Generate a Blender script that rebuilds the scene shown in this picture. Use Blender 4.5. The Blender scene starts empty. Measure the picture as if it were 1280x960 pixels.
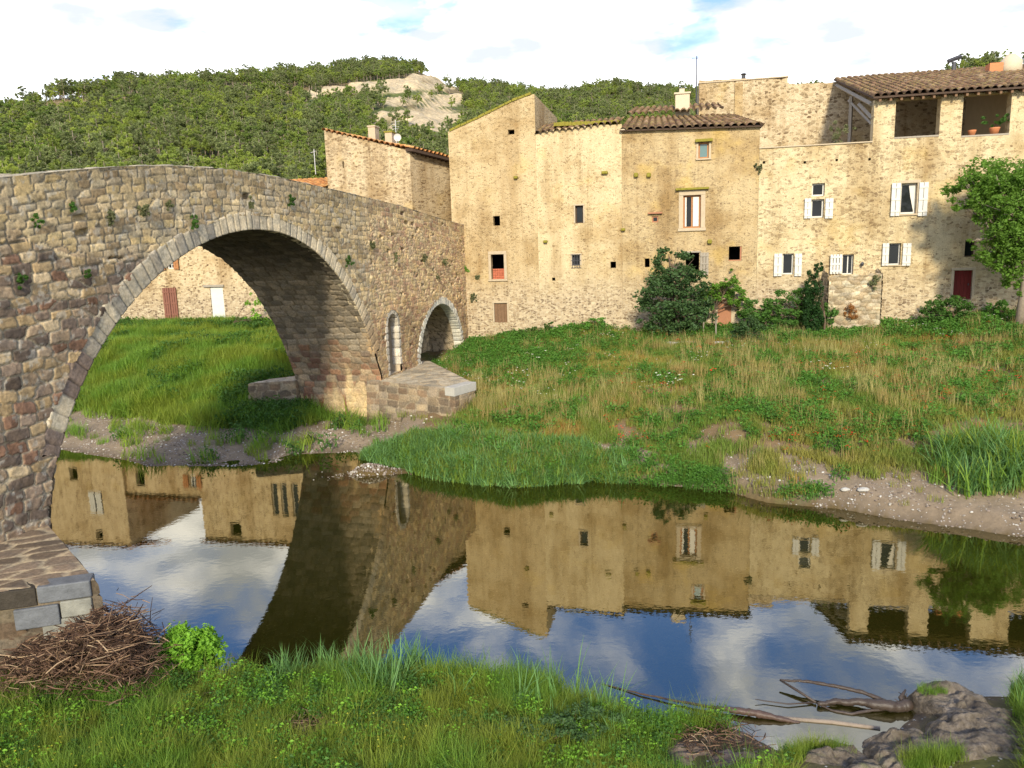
import bpy, math, random
import numpy as np
from math import radians, sin, cos, pi, sqrt, atan2

# ------------------------------------------------------------------ camera, world, sun, exposure
sc = bpy.context.scene
H = 6.5; FL = 950.0; PITCH = radians(9.91); ROLL = radians(-1.77)
_f = np.array([0, cos(PITCH), -sin(PITCH)]); _R0 = np.array([1., 0, 0]); _U0 = np.cross(_R0, _f)
_R = cos(ROLL)*_R0+sin(ROLL)*_U0; _U = -sin(ROLL)*_R0+cos(ROLL)*_U0
from mathutils import Matrix, Vector
cam = bpy.data.cameras.new('camera'); camo = bpy.data.objects.new('camera', cam); sc.collection.objects.link(camo)
cam.sensor_width = 36; cam.lens = FL/1280*36; cam.clip_end = 6000; cam.clip_start = .1
M = Matrix.Identity(4)
for i in range(3):
    M[i][0] = _R[i]; M[i][1] = _U[i]; M[i][2] = -_f[i]
M[0][3], M[1][3], M[2][3] = 0, 0, H
camo.matrix_world = M
sc.camera = camo
SUN = Vector((-0.05, -0.84, 0.42)).normalized()      # towards the sun
SUN_EL = math.asin(SUN.z); SUN_ROT = atan2(SUN.x, SUN.y)
ld = bpy.data.lights.new('sun', 'SUN'); ld.energy = 4.0; ld.angle = radians(6.0); ld.color = (1, .90, .70)
lo = bpy.data.objects.new('sun', ld); sc.collection.objects.link(lo)
lo.rotation_euler = SUN.to_track_quat('Z', 'Y').to_euler(); lo.location = (0, -20, 30)
w = bpy.data.worlds.new('World'); sc.world = w; w.use_nodes = True
nt = w.node_tree; nt.nodes.clear()
def WN(t, **k):
    n = nt.nodes.new(t)
    for a, b in k.items(): setattr(n, a, b)
    return n
out = WN('ShaderNodeOutputWorld'); bg = WN('ShaderNodeBackground'); bg.inputs[1].default_value = .14
sky = WN('ShaderNodeTexSky', sky_type='NISHITA', sun_disc=False)
sky.sun_elevation = SUN_EL; sky.sun_rotation = SUN_ROT; sky.air_density = 1.0; sky.dust_density = .5; sky.ozone_density = 2.0
tc = WN('ShaderNodeTexCoord'); sep = WN('ShaderNodeSeparateXYZ'); nt.links.new(tc.outputs['Generated'], sep.inputs[0])
mz = WN('ShaderNodeMath', operation='ADD'); mz.inputs[1].default_value = .16; nt.links.new(sep.outputs[2], mz.inputs[0])
dx = WN('ShaderNodeMath', operation='DIVIDE'); dy = WN('ShaderNodeMath', operation='DIVIDE')
nt.links.new(sep.outputs[0], dx.inputs[0]); nt.links.new(mz.outputs[0], dx.inputs[1])
nt.links.new(sep.outputs[1], dy.inputs[0]); nt.links.new(mz.outputs[0], dy.inputs[1])
cb = WN('ShaderNodeCombineXYZ'); nt.links.new(dx.outputs[0], cb.inputs[0]); nt.links.new(dy.outputs[0], cb.inputs[1])
cn = WN('ShaderNodeTexNoise'); cn.inputs['Scale'].default_value = 2.3; cn.inputs['Detail'].default_value = 7; cn.inputs['Roughness'].default_value = .55
cn.inputs['Distortion'].default_value = .35
off = WN('ShaderNodeVectorMath', operation='ADD'); off.inputs[1].default_value = (3.1, .45, 0)
nt.links.new(cb.outputs[0], off.inputs[0]); nt.links.new(off.outputs[0], cn.inputs['Vector'])
# thick veil of cloud low down, breaking up higher
low = WN('ShaderNodeMapRange'); low.inputs[1].default_value = .12; low.inputs[2].default_value = .46; low.inputs[3].default_value = .30; low.inputs[4].default_value = 0
nt.links.new(sep.outputs[2], low.inputs[0])
ad = WN('ShaderNodeMath', operation='ADD'); nt.links.new(cn.outputs[0], ad.inputs[0]); nt.links.new(low.outputs[0], ad.inputs[1])
cr = WN('ShaderNodeMapRange', interpolation_type='SMOOTHSTEP'); cr.inputs[1].default_value = .44; cr.inputs[2].default_value = .68
nt.links.new(ad.outputs[0], cr.inputs[0])
veil = WN('ShaderNodeMapRange', interpolation_type='SMOOTHSTEP'); veil.inputs[1].default_value = .18; veil.inputs[2].default_value = .50; veil.inputs[3].default_value = .45; veil.inputs[4].default_value = .0; nt.links.new(sep.outputs[2], veil.inputs[0])
cmx = WN('ShaderNodeMath', operation='MAXIMUM'); nt.links.new(cr.outputs[0], cmx.inputs[0]); nt.links.new(veil.outputs[0], cmx.inputs[1])
mx = WN('ShaderNodeMix', data_type='RGBA'); nt.links.new(cmx.outputs[0], mx.inputs[0]); tint = WN('ShaderNodeMix', data_type='RGBA', blend_type='MULTIPLY'); tint.inputs[0].default_value = 1; tint.inputs[7].default_value = (.46, .82, 1.42, 1); nt.links.new(sky.outputs[0], tint.inputs[6]); nt.links.new(tint.outputs[2], mx.inputs[6]); cn2 = WN('ShaderNodeTexNoise'); cn2.inputs['Scale'].default_value = 3.4; cn2.inputs['Detail'].default_value = 6; nt.links.new(off.outputs[0], cn2.inputs['Vector'])
cr2 = WN('ShaderNodeMapRange', interpolation_type='SMOOTHSTEP'); cr2.inputs[1].default_value = .36; cr2.inputs[2].default_value = .58; nt.links.new(cn2.outputs[0], cr2.inputs[0])
cc2 = WN('ShaderNodeMix', data_type='RGBA'); cc2.inputs[6].default_value = (4.4, 4.7, 5.2, 1); cc2.inputs[7].default_value = (11.5, 11.6, 11.8, 1); nt.links.new(cr2.outputs[0], cc2.inputs[0]); nt.links.new(cc2.outputs[2], mx.inputs[7])
nt.links.new(mx.outputs[2], bg.inputs[0]); nt.links.new(bg.outputs[0], out.inputs[0])
vs = sc.view_settings; vs.view_transform = 'Standard'; vs.look = 'None'; vs.gamma = 1; vs.use_curve_mapping = False
vs.exposure = .55
sc.cycles.use_denoising = True
sc.cycles.max_bounces = 8; sc.cycles.transparent_max_bounces = 8; sc.cycles.diffuse_bounces = 3; sc.cycles.glossy_bounces = 3
sc.cycles.caustics_reflective = False; sc.cycles.caustics_refractive = False

# ------------------------------------------------------------------ geometry of the site
def ray(u, v): return _f+(u-640)/FL*_R-(v-480)/FL*_U
def onz(u, v, z=0.):
    d = ray(u, v); t = (z-H)/d[2]; return np.array([0, 0, H])+t*d
def onplane(u, v, P, T):
    d = ray(u, v); N = np.array([-T[1], T[0]]); t = (N@P)/(N@d[:2]); X = np.array([0, 0, H])+t*d
    return (X[:2]-P)@T, X[2]
def project(X):
    X = np.asarray(X, float); v = X-np.array([0, 0, H]); z = v@_f
    z = np.where(np.abs(z) < 1e-6, 1e-6, z)
    return 640+FL*(v@_R)/z, 480-FL*(v@_U)/z, z
Q = np.array([0, 37.8]); T = np.array([.9766, -.215]); T /= np.hypot(*T); NB = np.array([-T[1], T[0]])   # NB points inwards (away from river)
Q2 = np.array([0, 39.6])
BP = np.array([-4.94, 27.94]); BT = np.array([1, 3.7]); BT = BT/np.hypot(*BT); BN = np.array([-BT[1], BT[0]])  # bridge face: along, inwards
BW = 3.6

def hsh(i, j, k):
    i = i.astype(np.int64); j = j.astype(np.int64)
    h = (i*374761393+j*668265263+k*2147483647) & 0xffffffff
    h = ((h ^ (h >> 13))*1274126177) & 0xffffffff
    h = (h ^ (h >> 16)); h = (h*2246822519) & 0xffffffff; h = h ^ (h >> 15)
    return (h & 0xffffff)/float(0x1000000)
def vnoise(x, y, k=0):
    i = np.floor(x); j = np.floor(y); fx = x-i; fy = y-j; fx = fx*fx*(3-2*fx); fy = fy*fy*(3-2*fy)
    return (hsh(i, j, k)*(1-fx)+hsh(i+1, j, k)*fx)*(1-fy)+(hsh(i, j+1, k)*(1-fx)+hsh(i+1, j+1, k)*fx)*fy
def fbm(x, y, k=0, o=4):
    s = 0; a = .5; t = 0
    for q in range(o):
        s = s+a*vnoise(x*2**q+q*17.3, y*2**q-q*9.1, k+q*31); t += a; a *= .5
    return s/t
def sstep(a, b, x):
    t = np.clip((x-a)/(b-a), 0, 1); return t*t*(3-2*t)
def stones(a, b, sx, sy, seed=0, warp=.35, p=3.2, jx=.5, jy=.28):
    """irregular masonry: distance to the joint and three random numbers per stone"""
    wa = a+(fbm(a/sx*.45, b/sx*.45, seed+5, 3)-.5)*sx*warp*2; wb = b+(fbm(a/sx*.35+9, b/sx*.5, seed+6, 3)-.5)*sy*warp*3
    A = wa/sx; B = wb/sy
    j0 = np.floor(B)
    F1 = np.full(A.shape, 9.); F2 = np.full(A.shape, 9.); ci = np.zeros(A.shape); cj = np.zeros(A.shape)
    for dj in (-1, 0, 1):
        j = j0+dj; o = hsh(j, j*0+3, seed)*.9+(j % 2)*.5
        i0 = np.floor(A+o)
        for di in (-1, 0, 1):
            i = i0+di
            px = i+.5+(hsh(i, j, seed+11)-.5)*2*jx*.8-o; py = j+.5+(hsh(i, j, seed+12)-.5)*2*jy
            d = (np.abs(A-px)**p+np.abs((B-py)*1.15)**p)**(1/p)
            m = d < F1
            F2 = np.where(m, F1, np.minimum(F2, d)); ci = np.where(m, i, ci); cj = np.where(m, j, cj); F1 = np.where(m, d, F1)
    return F2-F1, hsh(ci, cj, seed+21), hsh(ci, cj, seed+22), hsh(ci, cj, seed+23)

# ------------------------------------------------------------------ helpers
C = sc.collection
def wl(o):
    v = Vector((0, 0, 0))
    while o: v += o.location; o = o.parent
    return v
def props(o, label=None, cat=None, group=None, kind=None):
    if label: o['label'] = label
    if cat: o['category'] = cat
    if group: o['group'] = group
    if kind: o['kind'] = kind
    return o
def thing(name, label, cat, loc=(0, 0, 0), group=None):
    o = bpy.data.objects.new(name, None); C.objects.link(o); o.location = [float(c) for c in loc]; o.empty_display_size = .2
    return props(o, label, cat, group)
def mesh_obj(name, V, F, m, parent=None, cols=None, smooth=False, link=True, mats=None, midx=None):
    V = np.asarray(V, dtype=np.float64).reshape(-1, 3)
    me = bpy.data.meshes.new(name)
    if parent is not None:
        V = V-np.array(wl(parent))
    if isinstance(F, np.ndarray):
        n, k = F.shape; tot = np.full(n, k); flat = F.reshape(-1)
    else:
        tot = np.array([len(q) for q in F]); flat = np.array([i for q in F for i in q]); n = len(F)
    me.vertices.add(len(V)); me.vertices.foreach_set('co', V.astype(np.float32).reshape(-1))
    me.loops.add(len(flat)); me.loops.foreach_set('vertex_index', flat.astype(np.int32))
    me.polygons.add(n); st = np.concatenate([[0], np.cumsum(tot)[:-1]])
    me.polygons.foreach_set('loop_start', st.astype(np.int32)); me.polygons.foreach_set('loop_total', tot.astype(np.int32))
    me.polygons.foreach_set('use_smooth', np.full(n, bool(smooth)))
    if midx is not None: me.polygons.foreach_set('material_index', np.asarray(midx, dtype=np.int32))
    me.update(calc_edges=True)
    if cols is not None:
        at = me.color_attributes.new('Col', 'FLOAT_COLOR', 'POINT')
        c = np.ones((len(V), 4), dtype=np.float32); c[:, :3] = cols.reshape(-1, 3); at.data.foreach_set('color', c.reshape(-1))
    for q in (mats or [m]): me.materials.append(q)
    o = bpy.data.objects.new(name, me)
    if link: C.objects.link(o)
    if parent is not None: o.parent = parent
    return o
def grid_faces(ny, nx, mask=None, flip=False):
    i = np.arange(ny*nx).reshape(ny, nx)
    q = np.stack([i[:-1, :-1], i[:-1, 1:], i[1:, 1:], i[1:, :-1]], -1)
    if flip: q = q[..., ::-1]
    q = q[mask] if mask is not None else q.reshape(-1, 4)
    return q.reshape(-1, 4)
def grid_obj(name, G, m, parent=None, cols=None, mask=None, flip=False, smooth=True):
    ny, nx, _ = G.shape
    F = grid_faces(ny, nx, mask, flip); V = G.reshape(-1, 3); c = None if cols is None else cols.reshape(-1, 3)
    used = np.unique(F); re = np.full(len(V), -1, dtype=np.int64); re[used] = np.arange(len(used))
    return mesh_obj(name, V[used], re[F], m, parent, None if c is None else c[used], smooth)
class MB:
    def __init__(s): s.v = []; s.f = []
    def add(s, V, F):
        b = len(s.v); s.v += [tuple(map(float, q)) for q in V]; s.f += [tuple(b+i for i in q) for q in F]; return s
    def hexa(s, P):   # P: 4 bottom + 4 top
        return s.add(P, [(3, 2, 1, 0), (4, 5, 6, 7), (0, 1, 5, 4), (1, 2, 6, 5), (2, 3, 7, 6), (3, 0, 4, 7)])
    def box(s, fr, a0, a1, n0, n1, z0, z1):
        """box in a plan frame fr=(origin2d, T, N)"""
        q, t, n = fr; P = []
        for z in (z0, z1):
            for a, b in ((a0, n0), (a1, n0), (a1, n1), (a0, n1)):
                p = q+t*a+n*b; P.append((p[0], p[1], z))
        return s.hexa(P)
    def tube(s, pts, rad, n=6):
        pts = [np.array(p, float) for p in pts]; V = []; F = []
        for k, p in enumerate(pts):
            d = pts[min(k+1, len(pts)-1)]-pts[max(k-1, 0)]; d /= (np.linalg.norm(d)+1e-9)
            a = np.cross(d, [0, 0, 1.]) if abs(d[2]) < .9 else np.cross(d, [1., 0, 0]); a /= np.linalg.norm(a); b = np.cross(d, a)
            r = rad[k] if hasattr(rad, '__len__') else rad
            for i in range(n): V.append(p+r*(cos(2*pi*i/n)*a+sin(2*pi*i/n)*b))
        for k in range(len(pts)-1):
            for i in range(n): F.append((k*n+i, k*n+(i+1) % n, (k+1)*n+(i+1) % n, (k+1)*n+i))
        F.append(tuple(range(n))[::-1]); F.append(tuple((len(pts)-1)*n+i for i in range(n)))
        return s.add(V, F)
    def build(s, name, m, parent=None, smooth=False): return mesh_obj(name, s.v, s.f, m, parent, smooth=smooth)
FQ = (Q, T, NB)
def fpx(u, v, q=Q): return onplane(u, v, q, T)
def P3(a, n, z, q=Q): p = q+T*a+NB*n; return (p[0], p[1], z)

# ------------------------------------------------------------------ materials
class N:
    def __init__(s, name):
        s.m = bpy.data.materials.new(name); s.m.use_nodes = True; s.t = s.m.node_tree; s.t.nodes.clear()
        s.o = s.t.nodes.new('ShaderNodeOutputMaterial'); s.b = s.t.nodes.new('ShaderNodeBsdfPrincipled'); s.t.links.new(s.b.outputs[0], s.o.inputs[0])
        s.b.inputs['Roughness'].default_value = .9; s.b.inputs['Specular IOR Level'].default_value = .15
    def n(s, t, **k):
        x = s.t.nodes.new(t)
        for a, b in k.items():
            if a.startswith('i_'):
                key = a[2:].replace('_', ' '); x.inputs[key].default_value = b
            else: setattr(x, a, b)
        return x
    def L(s, a, b): s.t.links.new(a, b)
    def pos(s): return s.n('ShaderNodeNewGeometry').outputs['Position']
    def scale(s, v, sc_, loc=(0, 0, 0), rot=(0, 0, 0)):
        x = s.n('ShaderNodeMapping'); x.inputs['Scale'].default_value = sc_; x.inputs['Location'].default_value = loc; x.inputs['Rotation'].default_value = rot; s.L(v, x.inputs[0]); return x.outputs[0]
    def noise(s, v, scale, detail=4, rough=.55, dist=0):
        x = s.n('ShaderNodeTexNoise'); x.inputs['Scale'].default_value = scale; x.inputs['Detail'].default_value = detail; x.inputs['Roughness'].default_value = rough; x.inputs['Distortion'].default_value = dist
        s.L(v, x.inputs['Vector']); return x.outputs[0]
    def ramp(s, f, lo, hi, a=0., b=1., smooth=True):
        x = s.n('ShaderNodeMapRange'); x.interpolation_type = 'SMOOTHSTEP' if smooth else 'LINEAR'
        x.inputs[1].default_value = lo; x.inputs[2].default_value = hi; x.inputs[3].default_value = a; x.inputs[4].default_value = b; s.L(f, x.inputs[0]); return x.outputs[0]
    def crgb(s, f, stops):
        x = s.n('ShaderNodeValToRGB'); e = x.color_ramp.elements
        while len(e) < len(stops): e.new(.5)
        for q, (p, c) in zip(e, stops): q.position = p; q.color = (*c, 1)
        s.L(f, x.inputs[0]); return x.outputs[0]
    def mix(s, f, a, b, mode='MIX'):
        x = s.n('ShaderNodeMix', data_type='RGBA', blend_type=mode)
        for i, q in ((0, f), (6, a), (7, b)):
            if isinstance(q, (int, float)): x.inputs[i].default_value = q
            elif isinstance(q, tuple): x.inputs[i].default_value = (*q, 1)
            else: s.L(q, x.inputs[i])
        return x.outputs[2]
    def math(s, op, a, b=0.):
        x = s.n('ShaderNodeMath', operation=op)
        for i, q in ((0, a), (1, b)):
            if isinstance(q, (int, float)): x.inputs[i].default_value = q
            else: s.L(q, x.inputs[i])
        return x.outputs[0]
    def col(s, c):
        if isinstance(c, tuple): s.b.inputs['Base Color'].default_value = (*c, 1)
        else: s.L(c, s.b.inputs['Base Color'])
    def bump(s, h, strength=.5, dist=.02):
        x = s.n('ShaderNodeBump'); x.inputs['Strength'].default_value = strength; x.inputs['Distance'].default_value = dist; s.L(h, x.inputs['Height']); s.L(x.outputs[0], s.b.inputs['Normal'])
def simple(name, c, rough=.8, var=.25, scale=6., bump=.3, spec=.2, bd=.01):
    m = N(name); p = m.pos(); f = m.noise(p, scale, 5, .6)
    m.col(m.mix(f, tuple(x*(1-var) for x in c), tuple(min(1, x*(1+var)) for x in c)))
    m.b.inputs['Roughness'].default_value = rough; m.b.inputs['Specular IOR Level'].default_value = spec
    if bump: m.bump(m.noise(p, scale*4, 4), bump, bd)
    return m.m
def vcol_mat(name, nscale=14., var=.35, bump=.5, bd=.02, moss=None):
    m = N(name); p = m.pos(); a = m.n('ShaderNodeAttribute', attribute_name='Col')
    f = m.noise(p, nscale, 6, .65); g = m.noise(p, nscale*.18, 4, .6)
    c = m.mix(m.ramp(f, .25, .75), (1-var,)*3, (1+var,)*3); c = m.mix(1., a.outputs['Color'], c, 'MULTIPLY')
    c = m.mix(1., c, m.mix(m.ramp(g, .3, .7), (.82, .84, .86), (1.15, 1.1, 1.02)), 'MULTIPLY')
    m.col(c); m.bump(m.noise(p, nscale*2.2, 5, .7), bump, bd)
    m.b.inputs['Roughness'].default_value = .92; return m.m
M_masonry = vcol_mat('masonry_relief', 16, .3, .6, .02)
def facade_mat(name, tone, light, dark, cover, seed, scl=6.6, yellow=.25, stonevis=1.):
    """rubble wall under patchy cream render; geometry-independent, mapped along the wall plane"""
    m = N(name); p = m.pos()
    ang = -atan2(T[1], T[0])
    v = m.scale(p, (1, 1, 1), (seed*3.7, 0, seed*1.3), (0, 0, ang))
    wv = m.n('ShaderNodeTexNoise'); wv.inputs['Scale'].default_value = 3.; wv.inputs['Detail'].default_value = 3; m.L(v, wv.inputs['Vector'])
    wsub = m.n('ShaderNodeVectorMath', operation='SUBTRACT'); m.L(wv.outputs['Color'], wsub.inputs[0]); wsub.inputs[1].default_value = (.5, .5, .5)
    wm = m.n('ShaderNodeVectorMath', operation='SCALE'); m.L(wsub.outputs[0], wm.inputs[0]); wm.inputs['Scale'].default_value = .09
    wa = m.n('ShaderNodeVectorMath', operation='ADD'); m.L(v, wa.inputs[0]); m.L(wm.outputs[0], wa.inputs[1])
    vv = m.scale(wa.outputs[0], (scl, scl*.3, scl*1.75))
    vo = m.n('ShaderNodeTexVoronoi', feature='F1'); vo.inputs['Scale'].default_value = 1; vo.inputs['Randomness'].default_value = .8; m.L(vv, vo.inputs['Vector'])
    ve = m.n('ShaderNodeTexVoronoi', feature='DISTANCE_TO_EDGE'); ve.inputs['Scale'].default_value = 1; ve.inputs['Randomness'].default_value = .8; m.L(vv, ve.inputs['Vector'])
    sp = m.n('ShaderNodeSeparateColor'); m.L(vo.outputs['Color'], sp.inputs[0])
    stone = m.crgb(sp.outputs[0], [(0, dark), (.25, tuple(x*.75 for x in tone)), (.6, tone), (1, light)])
    edge = m.ramp(ve.outputs[0], .03, .12)
    fine = m.noise(v, 22, 6, .7); mid = m.noise(v, 3.1, 5, .65); big = m.noise(v, .45, 5, .6)
    plaster = m.mix(m.ramp(mid, .3, .7), tuple(x*.86 for x in light), light)
    # how much of each stone shows through the render
    sh = m.math('ADD', m.math('MULTIPLY', sp.outputs[1], .55), m.math('MULTIPLY', big, 1.0)); sh = m.math('ADD', sh, m.math('MULTIPLY', mid, .5))
    show = m.ramp(sh, cover, cover+.12)
    show = m.math('MULTIPLY', show, edge); show = m.math('MULTIPLY', show, stonevis)
    c = m.mix(show, plaster, stone)
    c = m.mix(m.ramp(fine, .3, .72), m.mix(1., c, (.74, .72, .69), 'MULTIPLY'), c)
    # joints bare of render, small pits
    pit = m.n('ShaderNodeTexVoronoi', feature='F1'); pit.inputs['Scale'].default_value = 9; m.L(m.scale(wa.outputs[0], (1, 1, 2.0)), pit.inputs['Vector'])
    ps = m.n('ShaderNodeSeparateColor'); m.L(pit.outputs['Color'], ps.inputs[0])
    pm = m.math('MULTIPLY', m.ramp(pit.outputs['Distance'], .16, .28, 1, 0), m.ramp(m.math('ADD', ps.outputs[0], m.math('MULTIPLY', big, .5)), .86, .95))
    c = m.mix(m.math('MULTIPLY', pm, .7), c, tuple(x*.30 for x in tone))
    # weather staining in large soft patches and vertical runs
    st = m.noise(m.scale(v, (.9, .9, .16)), 1.0, 5, .6)
    c = m.mix(m.ramp(st, .44, .70, 0, .75), c, m.mix(1., c, (.62, .54, .44), 'MULTIPLY'))
    st2 = m.noise(m.scale(v, (.35, .35, .45), (7, 3, 1)), 1.0, 6, .65); c = m.mix(m.ramp(st2, .45, .66, 0, .8), c, m.mix(1., c, (.70, .62, .50), 'MULTIPLY'))
    st3 = m.noise(m.scale(v, (3.2, 3.2, .10), (1, 5, 1)), 1.0, 4, .6); c = m.mix(m.ramp(st3, .58, .72, 0, .4), c, m.mix(1., c, (.55, .47, .38), 'MULTIPLY'))
    ye = m.noise(v, .8, 3, .5); c = m.mix(m.ramp(ye, .58, .75, 0, yellow), c, (.52, .37, .12))
    # damp, bare masonry near the foot of the wall
    sz = m.n('ShaderNodeSeparateXYZ'); m.L(p, sz.inputs[0])
    ft = m.math('ADD', sz.outputs[2], m.math('MULTIPLY', big, 2.4)); 
    bare = m.mix(edge, (.42, .35, .25), m.crgb(sp.outputs[0], [(0, (.12, .085, .055)), (.5, (.33, .25, .16)), (1, (.50, .42, .29))]))
    c = m.mix(m.ramp(ft, 4.8, 7.0, .9, 0), c, bare)
    c = m.mix(1., c, (1.07, 1.045, .985), 'MULTIPLY')
    m.col(c)
    hgt_ = m.math('ADD', m.math('MULTIPLY', show, .6), m.math('MULTIPLY', fine, .7)); hgt_ = m.math('SUBTRACT', hgt_, m.math('MULTIPLY', pm, .8))
    m.bump(hgt_, .75, .035)
    return m.m
TONE = (.46, .355, .20); LITE = (.60, .49, .30); DARK = (.24, .165, .09)
MF_A = facade_mat('wall_rubble_warm', TONE, (.55, .435, .26), DARK, 1.02, 1, stonevis=.75)
MF_B = facade_mat('wall_limewash', TONE, (.62, .51, .32), DARK, 1.08, 2, stonevis=.7)
MF_C = facade_mat('wall_grey_render', (.42, .33, .20), (.52, .41, .24), (.20, .14, .08), .95, 3, yellow=.45, stonevis=.7)
MF_D = facade_mat('wall_bright_rubble', (.44, .345, .21), (.63, .53, .34), (.23, .165, .10), 1.0, 4, scl=5.8, stonevis=.85)
MF_L = facade_mat('wall_old_house', (.47, .37, .24), (.58, .47, .31), DARK, 1.0, 5)
MF_R = facade_mat('wall_back_houses', (.45, .34, .20), (.62, .50, .32), (.18, .12, .07), 1.0, 6)
MF_T = facade_mat('wall_terrace_rubble', (.44, .35, .22), (.60, .50, .34), (.17, .12, .07), .96, 7, scl=5.4)
M_white = simple('white_paint', (.56, .54, .48), .6, .12, 5, .2)
M_brownshut = simple('brown_paint', (.20, .085, .055), .6, .2, 5, .2)
M_orangeshut = simple('orange_brown_wood', (.36, .16, .06), .6, .2, 6, .2)
M_redpaint = simple('dark_red_paint', (.12, .012, .010), .5, .25, 3, .2)
M_greywood = simple('weathered_grey_wood', (.30, .26, .20), .85, .3, 9, .4)
M_wood = simple('brown_wood', (.17, .10, .055), .8, .35, 9, .4)
M_darkwood = simple('dark_beam_wood', (.07, .045, .03), .85, .3, 9, .4)
M_redframe = simple('reddish_frame', (.33, .15, .08), .7, .2, 8, .2)
M_surround = simple('dressed_stone', (.43, .345, .23), .9, .2, 7, .4)
M_void = simple('dark_interior', (.035, .028, .022), .95, .3, 4, 0)  # near-black base colour stands in for the shade inside open holes
M_iron = simple('iron', (.04, .04, .045), .5, .2, 8, 0, .4)
M_curtain = simple('curtain_cloth', (.62, .58, .50), .9, .1, 10, 0)
M_brick = simple('stacked_red_bricks', (.42, .13, .07), .9, .4, 12, .4)
M_moss = simple('yellow_moss', (.23, .20, .035), .95, .5, 14, .8, .1, .03)
M_render = simple('chimney_render', (.50, .42, .29), .9, .15, 5, .3)
M_terracotta = simple('terracotta_pot', (.50, .19, .08), .8, .2, 9, .2)
M_plasterroom = simple('loggia_plaster', (.42, .33, .20), .95, .15, 3, .3)
M_metal = simple('galvanised', (.45, .45, .44), .4, .1, 5, 0, .5)
g_ = N('window_glass'); g_.col((.016, .018, .018)); g_.b.inputs['Roughness'].default_value = .05; g_.b.inputs['Specular IOR Level'].default_value = .22; M_glass = g_.m
g_ = N('teal_window_glass'); g_.col((.10, .17, .16)); g_.b.inputs['Roughness'].default_value = .12; g_.b.inputs['Specular IOR Level'].default_value = .7; M_glass2 = g_.m
def leaf_mat(name, c, var=.35, trans=.35, rough=.6, yellow=(.25, .22, .04), yamt=0., yscale=.6, spec=.25):
    m = N(name); p = m.pos(); oi = m.n('ShaderNodeObjectInfo'); g = m.n('ShaderNodeNewGeometry')
    r = m.math('ADD', m.math('MULTIPLY', oi.outputs['Random'], .5), m.math('MULTIPLY', g.outputs['Random Per Island'], .5))
    cc = m.mix(r, tuple(x*(1-var) for x in c), tuple(x*(1+var) for x in c))
    if yamt:
        f = m.ramp(m.noise(p, yscale, 4, .6), .42, .62, 0, yamt); cc = m.mix(f, cc, m.mix(r, tuple(x*.7 for x in yellow), tuple(x*1.3 for x in yellow)))
    m.col(cc); m.b.inputs['Roughness'].default_value = rough; m.b.inputs['Specular IOR Level'].default_value = spec
    tr = m.n('ShaderNodeBsdfTranslucent'); m.L(m.mix(1., cc, (1.25, 1.35, .6), 'MULTIPLY'), tr.inputs[0])
    ms = m.n('ShaderNodeMixShader'); ms.inputs[0].default_value = trans; m.L(m.b.outputs[0], ms.inputs[1]); m.L(tr.outputs[0], ms.inputs[2]); m.L(ms.outputs[0], m.o.inputs[0])
    return m.m
ML_pine = leaf_mat('pine_needles', (.15, .21, .048), .55, .3, yellow=(.28, .33, .065), yamt=.8, yscale=.02)
ML_pine2 = leaf_mat('pine_needles_light', (.29, .34, .065), .4, .3, yellow=(.16, .22, .05), yamt=.6, yscale=.03)
ML_pine3 = leaf_mat('pine_needles_grey', (.19, .22, .085), .4, .3)
ML_tree = leaf_mat('bright_tree_leaves', (.12, .22, .03), .4, .4)
ML_fig = leaf_mat('dark_shrub_leaves', (.05, .10, .028), .5, .25, spec=.3)
ML_vine = leaf_mat('vine_leaves', (.13, .26, .03), .4, .35)
ML_shrub = leaf_mat('shrub_leaves', (.06, .135, .022), .4, .3)
ML_cyp = leaf_mat('cypress_leaves', (.022, .065, .012), .4, .15)
ML_grass = leaf_mat('lush_grass', (.165, .28, .04), .4, .4, yellow=(.26, .28, .035), yamt=.6, yscale=.5)
ML_near = leaf_mat('near_grass', (.145, .255, .03), .5, .4, yellow=(.28, .28, .04), yamt=.6, yscale=.7)
ML_meadow = leaf_mat('meadow_grass', (.17, .24, .04), .45, .35, yellow=(.34, .28, .07), yamt=.75, yscale=.35)
ML_straw = leaf_mat('straw_grass', (.36, .32, .12), .35, .35, yellow=(.34, .19, .07), yamt=.5, yscale=.5)
ML_rust = leaf_mat('rust_herbs', (.38, .17, .05), .4, .35)
ML_reed = leaf_mat('reed_leaves', (.13, .25, .075), .4, .3)
ML_weed = leaf_mat('broad_weed_leaves', (.085, .20, .028), .45, .35)
ML_bush = leaf_mat('round_bush_leaves', (.17, .34, .03), .4, .35)
ML_poppy = leaf_mat('poppy_petals', (.60, .05, .015), .2, .3)
ML_flower = leaf_mat('flower_petals', (.65, .62, .5), .2, .2)
ML_olive = leaf_mat('grey_green_leaves', (.16, .17, .08), .3, .3)
M_bark = simple('bark', (.12, .085, .055), .95, .3, 12, .6)
M_barkl = simple('pale_bark', (.25, .20, .15), .95, .3, 12, .6)
M_stick = N('dead_reed_stems'); _g = M_stick.n('ShaderNodeNewGeometry')
M_stick.col(M_stick.crgb(_g.outputs['Random Per Island'], [(0, (.030, .018, .012)), (.45, (.085, .048, .030)), (.75, (.16, .095, .058)), (.93, (.26, .17, .10)), (1, (.38, .28, .17))])); M_stick = M_stick.m
M_drift = simple('wet_driftwood', (.075, .045, .032), .5, .45, 9, .6, .4)
M_drift2 = simple('dark_driftwood', (.05, .035, .025), .5, .4, 9, .6, .4)
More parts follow.
